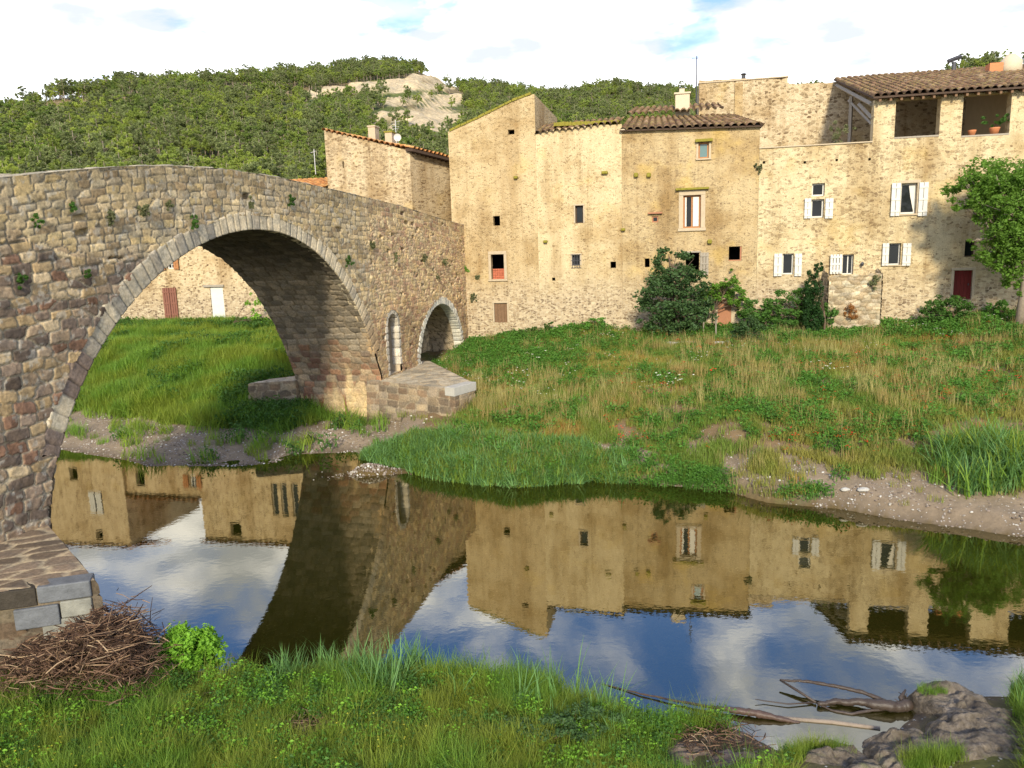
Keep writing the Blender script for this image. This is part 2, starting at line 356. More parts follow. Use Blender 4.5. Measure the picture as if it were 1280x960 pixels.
def tile_mat(name, stops, mossamt):
    m = N(name); a = m.n('ShaderNodeAttribute', attribute_name='Col'); sp = m.n('ShaderNodeSeparateColor'); m.L(a.outputs['Color'], sp.inputs[0]); p = m.pos()
    c = m.crgb(sp.outputs[0], stops); f = m.noise(p, 5, 6, .7)
    c = m.mix(m.ramp(f, .45, .62, 0, mossamt), c, (.21, .16, .05)); f2 = m.noise(p, 14, 5, .7); c = m.mix(m.ramp(f2, .55, .7, 0, .6), c, (.42, .35, .24))
    m.col(c); m.bump(f2, .5, .01); return m.m
M_tile = tile_mat('mossy_canal_tiles', [(0, (.07, .04, .025)), (.5, (.16, .085, .045)), (.8, (.23, .14, .08)), (1, (.34, .25, .15))], .75)
M_tile2 = tile_mat('orange_canal_tiles', [(0, (.34, .13, .045)), (.5, (.50, .22, .07)), (1, (.60, .36, .13))], .35)

# ------------------------------------------------------------------ terrain
farpx = [(80,563),(150,573),(190,583),(300,583),(345,578),(372,568),(440,565),(460,573),(500,585),(560,600),(640,608),(740,600),(830,607),(910,615),(960,628),(1050,635),(1120,650),(1200,660),(1280,672)]
_fs = np.array([onz(*q)[:2] for q in farpx]); _fs = _fs[np.argsort(_fs[:, 0])]
_fs = np.vstack([[-60, 24], [-24, 27.5], [-19, 27.5], _fs, [14, 14.6], [20, 12.5], [60, 8]])
nearpx = [(0,830),(120,800),(200,835),(330,855),(440,850),(560,850),(700,865),(770,895),(812,912),(870,902),(925,912),(965,938),(1010,945),(1070,960),(1110,925),(1150,885),(1200,872),(1280,872)]
_ns = np.array([onz(*q)[:2] for q in nearpx]); _ns = _ns[np.argsort(_ns[:, 0])]
_ns = np.vstack([[-60, 6], [-13, 10.4], _ns, [12, 9.2], [60, 3]])
def y_far(x): return np.interp(x, _fs[:, 0], _fs[:, 1])
def y_near(x): return np.interp(x, _ns[:, 0], _ns[:, 1])
def y_wall(x): return np.where(x > -2.9, 37.8-.22*x, 39.6-.22*x)
_zw = np.array([(-60, 3.2), (-28, 3.0), (-23, 2.85), (-13, 2.75), (-8, 2.3), (-2.5, 1.9), (0, 2.3), (2.5, 2.55), (6.4, 2.6), (12, 2.55), (16, 2.55), (21, 3.2), (30, 3.6), (60, 3.6)])
def hgt(x, y):
    x = np.asarray(x, float); y = np.asarray(y, float)
    yf = y_far(x); yn = y_near(x); yw = y_wall(x); ze = np.interp(x, _zw[:, 0], _zw[:, 1])
    n1 = fbm(x*.5, y*.5, 3, 4)-.5; n2 = fbm(x*2.2, y*2.2, 8, 3)-.5
    d = y-yf+n1*.5; t = np.clip(d/np.maximum(yw-yf, 1), 0, 1)
    lip = np.where(x < -3.5, .22*sstep(0, 2.2, d), .30*sstep(0, .5, d))
    prof = np.where(x < -4, .62*sstep(.15, .55, t)+.38*t, t**1.0*.75+.25*sstep(.0, .3, t))
    far = lip+(ze-.3)*prof+n1*.35*np.clip(d, 0, 1)+n2*.07
    # ground stays near the foot of the pier
    ch = -np.minimum(.9, .30*np.minimum(yf-y, y-yn))+n1*.05
    e = yn-y
    near = .10*sstep(0, .3, e)+.09*np.clip(e, 0, 12)+n1*.18*np.clip(e, 0, 1)+n2*.05
    z = np.where(d > 0, far, np.where(e > 0, near, ch))
    r = y-yw
    z = np.where(r > 0, ze+.02*r, z)
    # gravel bar just off the pier
    g = np.exp(-(((x+4.6)/1.0)**2+((y-22.2)/.35)**2)); z = z+np.where(d <= 0, g*.75, 0)
    return z
def ground(u, v, z0=1.5):
    z = z0
    for _ in range(25):
        p = onz(u, v, z); z = .5*z+.5*float(hgt(p[0], p[1]))
    return np.array([p[0], p[1], float(hgt(p[0], p[1]))])

def sx_grid(lo, hi, c0, c1, fine, coarse):
    a = [c0]
    while a[-1] < c1: a.append(a[-1]+fine)
    b = [a[-1]]; s = fine
    while b[-1] < hi: s = min(s*1.15, coarse); b.append(b[-1]+s)
    d = [c0]; s = fine
    while d[-1] > lo: s = min(s*1.15, coarse); d.append(d[-1]-s)
    return np.array(d[:0:-1]+a+b[1:])
gx = sx_grid(-90, 90, -26, 26, .16, 4); gy = sx_grid(-30, 86, 5, 46, .16, 4)
X, Y = np.meshgrid(gx, gy); Z = hgt(X, Y)
TG = np.stack([X, Y, Z], -1)
# colour of bare ground: gravel beach, damp mud, soil, green thatch
yf = y_far(X); yn = y_near(X); dd = Y-yf; ee = yn-Y
n1 = fbm(X*.8, Y*.8, 41, 4); n2 = fbm(X*6, Y*6, 42, 3); n3 = hsh(np.floor(X*40), np.floor(Y*40), 7)
soil = np.array([.19, .125, .065]); gravel = np.array([.23, .175, .115]); thatch = np.array([.085, .085, .025]); mud = np.array([.115, .085, .055])
def beachw(x, y):
    """1 on open gravel / earth, 0 where grass grows"""
    d = y-y_far(x); n = fbm(np.asarray(x)*.7, np.asarray(y)*.7, 51, 3)-.5
    u, v, z_ = project(np.stack(np.broadcast_arrays(x, y, hgt(x, y)), -1))
    left = (x < -6.6)*(1-sstep(3.3, 3.7, d+n*.8))
    mid = sstep(-7.8, -6.6, x)*(1-sstep(-2.0, -.6, x))*(1-sstep(4.0, 5.0, d+n*1.3))
    right = sstep(6.6, 7.6, x)*(1-sstep(1.5, 2.6, d+n*1.6))
    # earth streaks across the meadow
    e1 = np.exp(-(((v-(546+(u-600)*.10))/7)**2))*sstep(560, 640, u)*(1-sstep(800, 900, u))
    e2 = np.exp(-(((u-850)/70)**2+((v-512)/13)**2)); e3 = np.exp(-(((u-1010)/110)**2+((v-560)/14)**2)); e4 = np.exp(-(((u-940)/130)**2+((v-600)/11)**2))
    ok = (z_ > 0)
    mm = np.maximum.reduce([left, mid, right, e1*ok, e2*.95*ok, e3*.9*ok, e4*ok, sstep(.60, .68, fbm(np.asarray(x)*.55, np.asarray(y)*.9, 57, 3))*ok*.9*(x > -1)])
    return mm*(d > -.5)
bw = beachw(X, Y)
lf = sstep(-8, -4, X)
c = thatch+(soil-thatch)*(sstep(.45, .7, n1)*.6)[..., None]
gcol = gravel*(.75+.5*n2)[..., None]
gcol = gcol+(soil*(.8+.4*n2)[..., None]-gcol)*(sstep(1.5, 3.0, dd)*(X > -3))[..., None]; gcol = gcol*(1-.35*((1-sstep(.05, .7, dd))[..., None]))
c = c+(gcol-c)*np.clip(bw, 0, 1)[..., None]
nearc = thatch*(1.0)+(mud-thatch)*(1-sstep(.2, .9, ee+ (n1-.5)))[..., None]
c = np.where((ee > 0)[..., None], nearc, c)
c = np.where(((dd < .0) & (ee < .0))[..., None], mud*np.array([1., .95, .6])*.9, c)
gm = N('ground'); a_ = gm.n('ShaderNodeAttribute', attribute_name='Col'); p_ = gm.pos()
f_ = gm.noise(p_, 9, 6, .7); vo_ = gm.n('ShaderNodeTexVoronoi', feature='F1'); vo_.inputs['Scale'].default_value = 17; gm.L(p_, vo_.inputs['Vector'])
sp_ = gm.n('ShaderNodeSeparateColor'); gm.L(vo_.outputs['Color'], sp_.inputs[0])
peb = gm.math('MULTIPLY', gm.ramp(sp_.outputs[0], .80, .86), gm.ramp(vo_.outputs['Distance'], .25, .38, 1, 0))
c_ = gm.mix(1., a_.outputs['Color'], gm.mix(f_, (.6, .6, .6), (1.4, 1.4, 1.4)), 'MULTIPLY'); c_ = gm.mix(gm.math('MULTIPLY', peb, .8), c_, gm.mix(sp_.outputs[1], (.26, .23, .19), (.55, .52, .46)))
gm.col(c_); gm.bump(gm.math('ADD', f_, gm.math('MULTIPLY', peb, .6)), .8, .04)
g = grid_obj('ground', TG, gm.m, None, c); props(g, kind='structure')

# ------------------------------------------------------------------ water
wm_ = N('river_water'); p_ = wm_.pos()
wm_.col((.030, .030, .004)); wm_.b.inputs['Roughness'].default_value = .9; wm_.b.inputs['Specular IOR Level'].default_value = 0
gl = wm_.n('ShaderNodeBsdfGlossy'); gl.inputs['Roughness'].default_value = .012; gl.inputs['Color'].default_value = (1, .93, .76, 1)
fr = wm_.n('ShaderNodeFresnel'); fr.inputs['IOR'].default_value = 3.2
b1 = wm_.n('ShaderNodeBump'); b1.inputs['Strength'].default_value = .032; b1.inputs['Distance'].default_value = .02
nz = wm_.math('ADD', wm_.noise(wm_.scale(p_, (1, 1.3, 1)), 5.5, 3, .5), wm_.math('MULTIPLY', wm_.noise(p_, .9, 2, .5), 1.2)); wm_.L(nz, b1.inputs['Height'])
wm_.L(b1.outputs[0], gl.inputs['Normal']); wm_.L(b1.outputs[0], fr.inputs['Normal'])
ms = wm_.n('ShaderNodeMixShader'); wm_.L(fr.outputs[0], ms.inputs[0])
# shallow water lets the bed show
tr = wm_.n('ShaderNodeBsdfTransparent'); tr.inputs[0].default_value = (.50, .38, .12, 1); ms2 = wm_.n('ShaderNodeMixShader'); ms2.inputs[0].default_value = .45
wm_.L(wm_.b.outputs[0], ms2.inputs[1]); wm_.L(tr.outputs[0], ms2.inputs[2])
wm_.L(ms2.outputs[0], ms.inputs[1]); wm_.L(gl.outputs[0], ms.inputs[2]); wm_.L(ms.outputs[0], wm_.o.inputs[0])
o = mesh_obj('river_water', [(-90, -30, 0), (90, -30, 0), (90, 34, 0), (-90, 34, 0)], [(0, 1, 2, 3)], wm_.m); props(o, kind='structure')

# ------------------------------------------------------------------ hill
skypx = [(-700, 150), (-300, 140), (0, 131), (60, 112), (150, 98), (280, 92), (380, 86), (480, 76), (520, 80), (560, 99), (640, 111), (700, 112), (770, 106), (860, 108), (940, 112), (1050, 112), (1150, 104), (1210, 84), (1280, 64), (1500, 50), (1900, 90)]
def azel(u, v):
    d = ray(u, v); return atan2(d[0], d[1]), d[2]/np.hypot(d[0], d[1])
_sk = np.array([azel(*q) for q in skypx])
def hill_z(az, r):
    ez = np.interp(az, _sk[:, 0], _sk[:, 1]); Rs = np.interp(az, [-.75, -.5, -.2, 0, .25, .45, .6], [330, 330, 430, 460, 430, 330, 230])
    zs = H+Rs*ez-3.2
    t = (r-86)/(Rs-86); base = 3.3
    z = base+(zs-base)*np.clip(t, 0, 1)**1.12
    z = np.where(t > 1, zs-(r-Rs)*.25, z)
    n = fbm(az*14+3, r*.02, 61, 4)-.5
    return z+n*np.clip(t, 0, 1)*np.clip(1.25-t, 0, 1)*22*np.clip(r/300, 0, 1)
raz = np.linspace(-.95, .95, 420); rr = np.concatenate([np.linspace(84, 470, 300), np.linspace(480, 900, 20)])
AZ, RR = np.meshgrid(raz, rr); HZ = hill_z(AZ, RR)
HX = np.sin(AZ)*RR; HY = np.cos(AZ)*RR
def rockw(x, y, z):
    u, v, _ = project(np.stack([x, y, z], -1))
    n = fbm(u*.03, v*.06, 71, 4)-.5; m2 = fbm(u*.012, v*.17+u*.02, 73, 3)
    e = np.maximum.reduce([1-(((u-526)/54)**2+((v-122)/26)**2)+n*1.2, 1-(((u-525)/74)**2+((v-150)/17)**2)+n*1.1])
    band = 1-(((u-445)/70)**2+((v-(112-(u-445)*.14))/7)**2)+n*1.3
    w_ = sstep(0, .12, e)*sstep(.42, .50, m2)
    return np.maximum(w_, sstep(0, .1, band)*sstep(.45, .52, m2)), e
RW, _e = rockw(HX, HY, HZ)
HZ2 = HZ+RW*(fbm(AZ*60, HZ*.25, 75, 4)-.4)*5
un = fbm(HX*.03, HY*.03, 81, 4)
hc = np.array([.10, .12, .035])+(np.array([.20, .15, .08])-np.array([.10, .12, .035]))*sstep(.5, .65, un)[..., None]
str_ = fbm(AZ*30, HZ*.7, 77, 3)
rc = np.array([.50, .40, .25])*(.72+.5*str_)[..., None]
hc = hc+(rc-hc)*RW[..., None]
M_hill = vcol_mat('hillside', .6, .3, .8, .5)
o = grid_obj('hillside', np.stack([HX, HY, HZ2], -1), M_hill, None, hc, flip=True); props(o, kind='structure')

# ------------------------------------------------------------------ foliage tools
def leaf_cards(P, size, rng, up=.3, ratio=.55):
    """a small folded leaf (two triangles in a bent diamond quad) at each point"""
    n = len(P); d = rng.normal(size=(n, 3)); d[:, 2] = d[:, 2]*.6-.1; d /= np.linalg.norm(d, axis=1)[:, None]
    nn = rng.normal(size=(n, 3)); nn[:, 2] += up; s = np.cross(d, nn); s /= (np.linalg.norm(s, axis=1)[:, None]+1e-9)
    L = size*(.6+.8*rng.random(n))[:, None]; W = L*ratio
    k = np.cross(s, d)*L*.15
    V = np.stack([P-d*L*.5, P+s*W*.5+k, P+d*L*.5, P-s*W*.5+k], 1).reshape(-1, 3)
    F = np.arange(n*4).reshape(n, 4); return V, F
def blob_points(blobs, n, rng, shell=.45):
    """points in clumps spread through a union of ellipsoids, leaving gaps"""
    vol = np.array([b[3]*b[4]*b[5] for b in blobs]); pr = vol/vol.sum(); out_ = []
    for b, k in zip(blobs, (pr*n).astype(int)+1):
        nc = max(4, k//38); d = rng.normal(size=(nc, 3)); d /= np.linalg.norm(d, axis=1)[:, None]
        cc = d*(shell+(1-shell)*rng.random(nc)**.6)[:, None]; cr = .16+.16*rng.random(nc)
        idx = rng.integers(0, nc, k); q = rng.normal(size=(k, 3)); q /= np.linalg.norm(q, axis=1)[:, None]; q *= (rng.random(k)**.45)[:, None]
        out_.append(np.array(b[:3])+(cc[idx]+q*cr[idx][:, None])*np.array(b[3:6]))
    return np.concatenate(out_)
def plant(name, label, cat, base, blobs, n, leaf, m, seed, trunk=None, group=None, trunkmat=None, parts=('crown', 'trunk'), ratio=.55):
    rng = np.random.default_rng(seed); root = thing(name, label, cat, base, group)
    B = [(base[0]+b[0], base[1]+b[1], base[2]+b[2], b[3], b[4], b[5]) for b in blobs]
    P = blob_points(B, n, rng); P[:, 2] = np.maximum(P[:, 2], hgt(P[:, 0], P[:, 1])+.02) if base[2] < 6 else P[:, 2]
    V, F = leaf_cards(P, leaf, rng, ratio=ratio); mesh_obj(parts[0], V, F, m, root)
    mb = MB()
    if trunk:
        r, h = trunk; t0 = np.array(base, float)
        mb.tube([t0-[0, 0, .2], t0+[.03*h, 0, h*.5], t0+[-.02*h, .02*h, h]], [r*1.3, r, r*.8], 8)
        top = t0+[-.02*h, .02*h, h]
        for b in B:
            e = np.array(b[:3]); mid = (top+e)/2+rng.normal(size=3)*.08*h
            mb.tube([top-[0, 0, .1*h*rng.random()], mid, e], [r*.6, r*.4, r*.15], 6)
            for q in range(3):
                e2 = e+rng.normal(size=3)*np.array(b[3:6])*.5; mb.tube([mid, (mid+e2)/2+rng.normal(size=3)*.1, e2], [r*.3, r*.2, r*.06], 5)
        mb.build(parts[1], trunkmat or M_bark, root, True)
    return root

# pines: four shapes, shared meshes
def pine_mesh(seed, h, m, lean=.0):
    rng = np.random.default_rng(seed); cr = h*.30
    bl = [(0, 0, h*.62, cr, cr, h*.20), (rng.normal()*.5, rng.normal()*.5, h*.80, cr*.75, cr*.75, h*.17)]
    for q in range(4):
        a = rng.random()*6.28; bl.append((cos(a)*cr*.6, sin(a)*cr*.6, h*(.36+.34*rng.random()), cr*.6, cr*.6, h*.15))
    P = blob_points(bl, 1500, rng, .25); V, F = leaf_cards(P, h*.07, rng, .6, .34)
    cro = mesh_obj('crown', V, F, m, link=False)
    mb = MB(); mb.tube([(0, 0, -1.0), (lean, 0, h*.45), (lean*1.3, .1, h*.88)], [h*.022, h*.016, h*.006], 5)
    for q in range(4):
        a = rng.random()*6.28; z = h*(.4+.3*rng.random()); mb.tube([(lean, 0, z), (cos(a)*cr*.8, sin(a)*cr*.8, z+h*.1)], [h*.008, h*.003], 4)
    tr_ = mb.build('trunk', M_barkl, None, True); C.objects.unlink(tr_)
    return cro, tr_
pines = [pine_mesh(1, 8.2, ML_pine), pine_mesh(2, 7.0, ML_pine2, .3), pine_mesh(3, 9.0, ML_pine3, -.3), pine_mesh(4, 6.4, ML_pine), pine_mesh(5, 7.6, ML_pine2), pine_mesh(6, 8.6, ML_pine3, .2)]
rng = np.random.default_rng(77)
NT = 34000
az = rng.uniform(-.78, .78, NT); r = np.sqrt(rng.uniform(90**2, 475**2, NT))
x = np.sin(az)*r; y = np.cos(az)*r; z = hill_z(az, r)
rw, ee_ = rockw(x, y, z); u, v, _ = project(np.stack([x, y, z+3], -1))
grassy = sstep(.0, .5, 1-(((u-430)/130)**2+((v-(118-(u-430)*.12))/13)**2))
_, e6 = rockw(x, y, z+4.5)
keep = (rw < .3) & (((ee_ < .1) & (e6 < .15)) | (rng.random(NT) < .14)) & (rng.random(NT) > grassy*.85) & (fbm(x*.03, y*.03, 81, 4) < .66)
# poisson-ish thinning: drop trees that crowd an already kept one
cell = {}; idx = []
for i in np.where(keep)[0]:
    key = (int(x[i]//2.7), int(y[i]//2.7))
    if key in cell: continue
    cell[key] = 1; idx.append(i)
idx = np.array(idx)
U_ = u[idx]; V_ = v[idx]; R_ = r[idx]
sil = np.interp(U_, [0, 75, 210, 400, 404, 512, 560, 562, 668, 670, 780, 872, 874, 1200, 1210, 1280], [222, 212, 207, 232, 160, 188, 203, 166, 118, 168, 160, 140, 96, 96, 90, 95])
vis = (U_ > -10) & (U_ < 1290) & (V_ < sil+6)
vi = idx[vis]; vi = vi[np.argsort(r[vi])][:290]; vset = set(vi.tolist())
zones = [(230, 'pine tree on the lower hillside above the left end of the bridge parapet', 'pines above the left of the bridge'),
         (405, 'pine tree on the hillside above the crest of the bridge arch', 'pines above the crest of the bridge'),
         (9999, 'pine tree on the hillside above the stone house roofs', 'pines above the house roofs')]
pr_i = 0
for i in vi:
    k = int(rng.integers(0, 6)); cro, tr_ = pines[k]; s = rng.uniform(.52, .90)
    lab = [zz for zz in zones if u[i] < zz[0]][0]
    root = thing('pine_tree', lab[1], 'tree', (x[i], y[i], z[i]), lab[2]); root.rotation_euler.z = rng.random()*6.28; root.scale = (s, s, s*rng.uniform(.9, 1.15))
    for q in (cro, tr_):
        c2 = q.copy(); C.objects.link(c2); c2.parent = root

def scatter(name, P, rot, scl, protos, mats_props=None, kind='stuff'):
    """one object whose points carry copies of the prototype meshes through a geometry-node tree"""
    me = bpy.data.meshes.new(name); P = np.asarray(P, float); n = len(P)
    me.vertices.add(n); me.vertices.foreach_set('co', P.astype(np.float32).reshape(-1))
    a = me.attributes.new('rot', 'FLOAT_VECTOR', 'POINT'); a.data.foreach_set('vector', np.asarray(rot, np.float32).reshape(-1))
    a = me.attributes.new('scl', 'FLOAT', 'POINT'); a.data.foreach_set('value', np.asarray(scl, np.float32))
    a = me.attributes.new('idx', 'INT', 'POINT'); a.data.foreach_set('value', np.random.default_rng(n).integers(0, len(protos), n).astype(np.int32))
    o = bpy.data.objects.new(name, me); C.objects.link(o)
    col = bpy.data.collections.new(name+'_kinds')
    for q in protos: col.objects.link(q)
    g = bpy.data.node_groups.new(name, 'GeometryNodeTree')
    g.interface.new_socket('Geometry', in_out='INPUT', socket_type='NodeSocketGeometry'); g.interface.new_socket('Geometry', in_out='OUTPUT', socket_type='NodeSocketGeometry')
    gi = g.nodes.new('NodeGroupInput'); go = g.nodes.new('NodeGroupOutput'); ip = g.nodes.new('GeometryNodeInstanceOnPoints'); ci = g.nodes.new('GeometryNodeCollectionInfo')
    ci.inputs['Collection'].default_value = col; ci.inputs['Separate Children'].default_value = True; ci.inputs['Reset Children'].default_value = True
    def attr(nm, t):
        q = g.nodes.new('GeometryNodeInputNamedAttribute'); q.data_type = t; q.inputs[0].default_value = nm; return [s for s in q.outputs if s.enabled and s.name == 'Attribute'][0]
    L = g.links.new
    L(gi.outputs[0], ip.inputs['Points']); L(ci.outputs[0], ip.inputs['Instance']); ip.inputs['Pick Instance'].default_value = True
    L(attr('idx', 'INT'), ip.inputs['Instance Index']); L(attr('rot', 'FLOAT_VECTOR'), ip.inputs['Rotation']); L(attr('scl', 'FLOAT'), ip.inputs['Scale']); L(ip.outputs[0], go.inputs[0])
    md = o.modifiers.new('scatter', 'NODES'); md.node_group = g
    props(o, kind=kind); return o
rest = np.array([i for i in idx if i not in vset])
def joined(cro, tr_, nm):
    V = []; F = []; mi = []; b = 0
    for k, q in enumerate((cro, tr_)):
        for p in q.data.vertices: V.append(tuple(p.co))
        for p in q.data.polygons: F.append(tuple(b+i for i in p.vertices)); mi.append(k)
        b = len(V)
    return mesh_obj(nm, V, F, None, link=False, mats=[q.data.materials[0] for q in (cro, tr_)], midx=mi)
pj = [joined(a, b, 'pine_kind') for a, b in pines]
rt = np.zeros((len(rest), 3)); rt[:, 2] = rng.random(len(rest))*6.28
o = scatter('forest', np.stack([x[rest], y[rest], z[rest]], -1), rt, rng.uniform(.45, .92, len(rest)), pj)
props(o, 'dense pine forest covering the far hillside', None)

# =================================================================== the old bridge
archpx = [(477, 470), (458, 418), (440, 372), (417, 332), (395, 310), (365, 300), (330, 291), (300, 290), (270, 294), (245, 305), (215, 322), (185, 350), (160, 385), (135, 420), (115, 455), (95, 490), (85, 520), (75, 560), (62, 650)]
crestpx = [(575, 280), (540, 270), (500, 257), (430, 240), (350, 222), (280, 211), (210, 207), (150, 208), (75, 214), (0, 222)]
ar = np.array([onplane(*q, BP, BT) for q in archpx]); ck = np.array([onplane(*q, BP, BT) for q in crestpx]); ck = ck[np.argsort(ck[:, 0])]
ck = np.vstack([[-30, ck[0, 1]-1.6], [-20, ck[0, 1]-.45], ck, [16, ck[-1, 1]-.1]])
def crest(s): return np.interp(s, ck[:, 0], ck[:, 1])
# smooth arch profile: fit radius as function of angle about the centre
S0, S1 = -14.75, .05; cxa = (S0+S1)/2; cza = .45
ang = np.arctan2(ar[:, 1]-cza, ar[:, 0]-cxa); rad = np.hypot(ar[:, 0]-cxa, ar[:, 1]-cza)
pf = np.polyfit(ang, rad, 5)
def arch_r(th): return np.polyval(pf, np.clip(th, ang.min(), ang.max()))
print('arch radii', np.round(rad, 2), 'fit', np.round(arch_r(ang), 2))
def B3(s, w_, z): # bridge frame to world arrays
    s, w_, z = np.broadcast_arrays(s, w_, z)
    return np.stack([BP[0]+BT[0]*s+BN[0]*w_, BP[1]+BT[1]*s+BN[1]*w_, z], -1)
bridge = thing('stone_bridge', 'old humpbacked bridge of rough brown stone with one wide round arch over the river', 'bridge', (BP[0], BP[1], 0))
# small opening with round head, and the niche in the pier
def small_arch(u0, u1, vt, vb):
    a0, _ = onplane(u0, vb, BP, BT); a1, _ = onplane(u1, vb, BP, BT); um = (u0+u1)/2; _, zt = onplane(um, vt, BP, BT); _, zb = onplane(um, vb, BP, BT); return a0, a1, zb, zt
sa0, _ = onplane(523, 440, BP, BT); sa1, _ = onplane(578, 425, BP, BT); _, sat = onplane(552, 379, BP, BT); sab = .5
ni0, _ = onplane(486.5, 455, BP, BT); ni1, _ = onplane(500, 452, BP, BT); _, nit = onplane(493, 391, BP, BT); nib = 1.95
def inside(s, z, grow=0., ring_=False):
    gsm = .2 if ring_ else grow; gn = .14 if ring_ else grow*.5
    if ring_: grow = np.where((z > 3.0), .35, .05)
    th = np.arctan2(z-cza, s-cxa); R1 = np.hypot(z-cza, s-cxa)
    big_ = (R1 < arch_r(th)+grow) & (z > cza) | ((s > S0-.02-grow) & (s < S1+grow) & (z <= cza))
    sr = (sa1-sa0)/2; sc_ = (sa0+sa1)/2; sy = sat-sr*1.0
    sm = (((s-sc_)**2+(np.maximum(z-sy, 0))**2) < (sr+gsm)**2) & (z > sab-1) | ((np.abs(s-sc_) < sr+gsm) & (z < sy))
    nr = (ni1-ni0)/2; nc_ = (ni0+ni1)/2; ny_ = nit-nr
    nn = (((s-nc_)**2+(np.maximum(z-ny_, 0))**2) < (nr+gn)**2) & (z > nib)
    return big_ | sm | nn
def masonry_cols(s, z, r1, r2, r3, edge):
    def c(*a): return np.array(a)
    # palette by place: low left dark volcanic purple/brown, upper grey-tan, right warm tan / pinkish
    pal_l = np.array([(.10, .08, .068), (.16, .125, .10), (.17, .105, .075), (.24, .19, .14), (.13, .105, .09), (.35, .29, .20), (.20, .16, .13), (.28, .215, .13)])
    pal_u = np.array([(.38, .31, .20), (.32, .26, .16), (.42, .355, .24), (.28, .22, .14), (.35, .30, .21), (.45, .375, .24), (.31, .265, .19), (.40, .32, .18)])
    pal_r = np.array([(.44, .34, .20), (.37, .26, .17), (.49, .39, .23), (.33, .22, .15), (.42, .33, .22), (.53, .43, .27), (.38, .28, .19), (.46, .35, .20)])
    k = np.clip((r1*8).astype(int), 0, 7)
    n = fbm(s*.35, z*.5, 91, 3)-.5
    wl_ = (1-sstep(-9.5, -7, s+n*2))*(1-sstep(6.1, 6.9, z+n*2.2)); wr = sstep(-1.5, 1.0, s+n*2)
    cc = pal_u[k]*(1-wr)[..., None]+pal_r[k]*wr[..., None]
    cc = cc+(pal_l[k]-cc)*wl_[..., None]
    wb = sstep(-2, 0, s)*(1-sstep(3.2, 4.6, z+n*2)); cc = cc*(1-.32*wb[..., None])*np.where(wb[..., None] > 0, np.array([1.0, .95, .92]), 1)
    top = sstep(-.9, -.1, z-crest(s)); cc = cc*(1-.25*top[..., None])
    cc = cc*(.8+.4*r2)[..., None]
    mort = np.array([.40, .34, .235])*(1-wr)[..., None]+np.array([.42, .34, .22])*wr[..., None]
    mort = mort*(.60+.6*fbm(s*3, z*3, 92, 3))[..., None]
    upm = sstep(5.5, 7.0, z)*(1-wr)*.45; mort = mort*(1-upm[..., None])
    g_ = sstep(.03, .12, edge)[..., None]
    cc = cc*np.array([1.32, 1.24, 1.10]); mort = mort*1.1
    lich = (fbm(s*5, z*5, 93, 4) > .60)*.5; cc = cc*(1-lich[..., None])+cc*np.array([.62, .60, .55])*lich[..., None]
    lw = (fbm(s*7+3, z*7, 94, 4) > .66)*.45*(1-wr); cc = cc*(1-lw[..., None])+np.array([.42, .40, .34])*lw[..., None]
    return mort+(cc-mort)*g_
# columns finer close to the camera
ss = [-22.]
while ss[-1] < 10.95:
    Yd = BP[1]+BT[1]*ss[-1]; ss.append(ss[-1]+max(.018, Yd/900.*1.2))
ss = np.array(ss); nz_ = 330
tt = np.linspace(0, 1, nz_); SS, TT = np.meshgrid(ss, tt); zb = -.6; ZZ = zb+(crest(SS)-zb)*TT
bb = ZZ+(8.7-crest(SS))*sstep(4.5, 8.5, ZZ)
e1, r1, r2, r3 = stones(SS, bb, .40, .23, 1, .26, 5., .45, .2)          # coarse low-left
e2, q1, q2, q3 = stones(SS, bb, .36, .17, 2, .20, 6., .45, .15)          # upper courses
e3, w1, w2, w3 = stones(SS, bb, .25, .14, 3, .40, 4.)          # right spandrel rubble
nn_ = fbm(SS*.35, ZZ*.5, 91, 3)-.5
wlm = ((SS+nn_*2 < -8) & (ZZ+nn_*2.2 < 6.5)); wrm = (SS+nn_*2 > -.5) & (bb < 8.0)
E_ = np.where(wlm, e1, np.where(wrm, e3, e2)); A1 = np.where(wlm, r1, np.where(wrm, w1, q1)); A2 = np.where(wlm, r2, np.where(wrm, w2, q2)); A3 = np.where(wlm, r3, np.where(wrm, w3, q3))
dep = np.where(wlm, .034, np.where(wrm, .026, .020))
D_ = dep*(sstep(.015, .16, E_)+(A3-.4)*.6+(fbm(SS*7, ZZ*7, 95, 4)-.5)*.8)
D_ += (fbm(SS*.5, ZZ*.5, 96, 3)-.5)*.07
# putlog shadows and missing stones
miss = (A2 > .975) & (E_ > .12); D_ = np.where(miss, D_-.10, D_)
colr = masonry_cols(SS, ZZ, A1, A2, A3, E_)
colr = np.where(miss[..., None], colr*.5, colr)
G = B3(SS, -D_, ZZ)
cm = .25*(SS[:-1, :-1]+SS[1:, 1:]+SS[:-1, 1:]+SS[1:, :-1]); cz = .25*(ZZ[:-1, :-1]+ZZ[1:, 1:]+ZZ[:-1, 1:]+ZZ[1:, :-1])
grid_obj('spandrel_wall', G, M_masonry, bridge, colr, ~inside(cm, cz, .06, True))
# far side wall, coarser
s2 = np.arange(-22, 11, .22); t2 = np.linspace(0, 1, 46); S2, T2 = np.meshgrid(s2, t2); Z2 = zb+(crest(S2)-zb)*T2
e_, a1, a2, a3 = stones(S2, Z2, .6, .3, 5); cm = S2[:-1, :-1]+.11; cz = .5*(Z2[:-1, :-1]+Z2[1:, 1:])
insb = inside(cm, cz, .05) & (cm < .3)
grid_obj('far_spandrel_wall', B3(S2, BW+.02*a3, Z2), M_masonry, bridge, masonry_cols(S2, Z2, a1, a2, a3, e_), ~insb, flip=True)
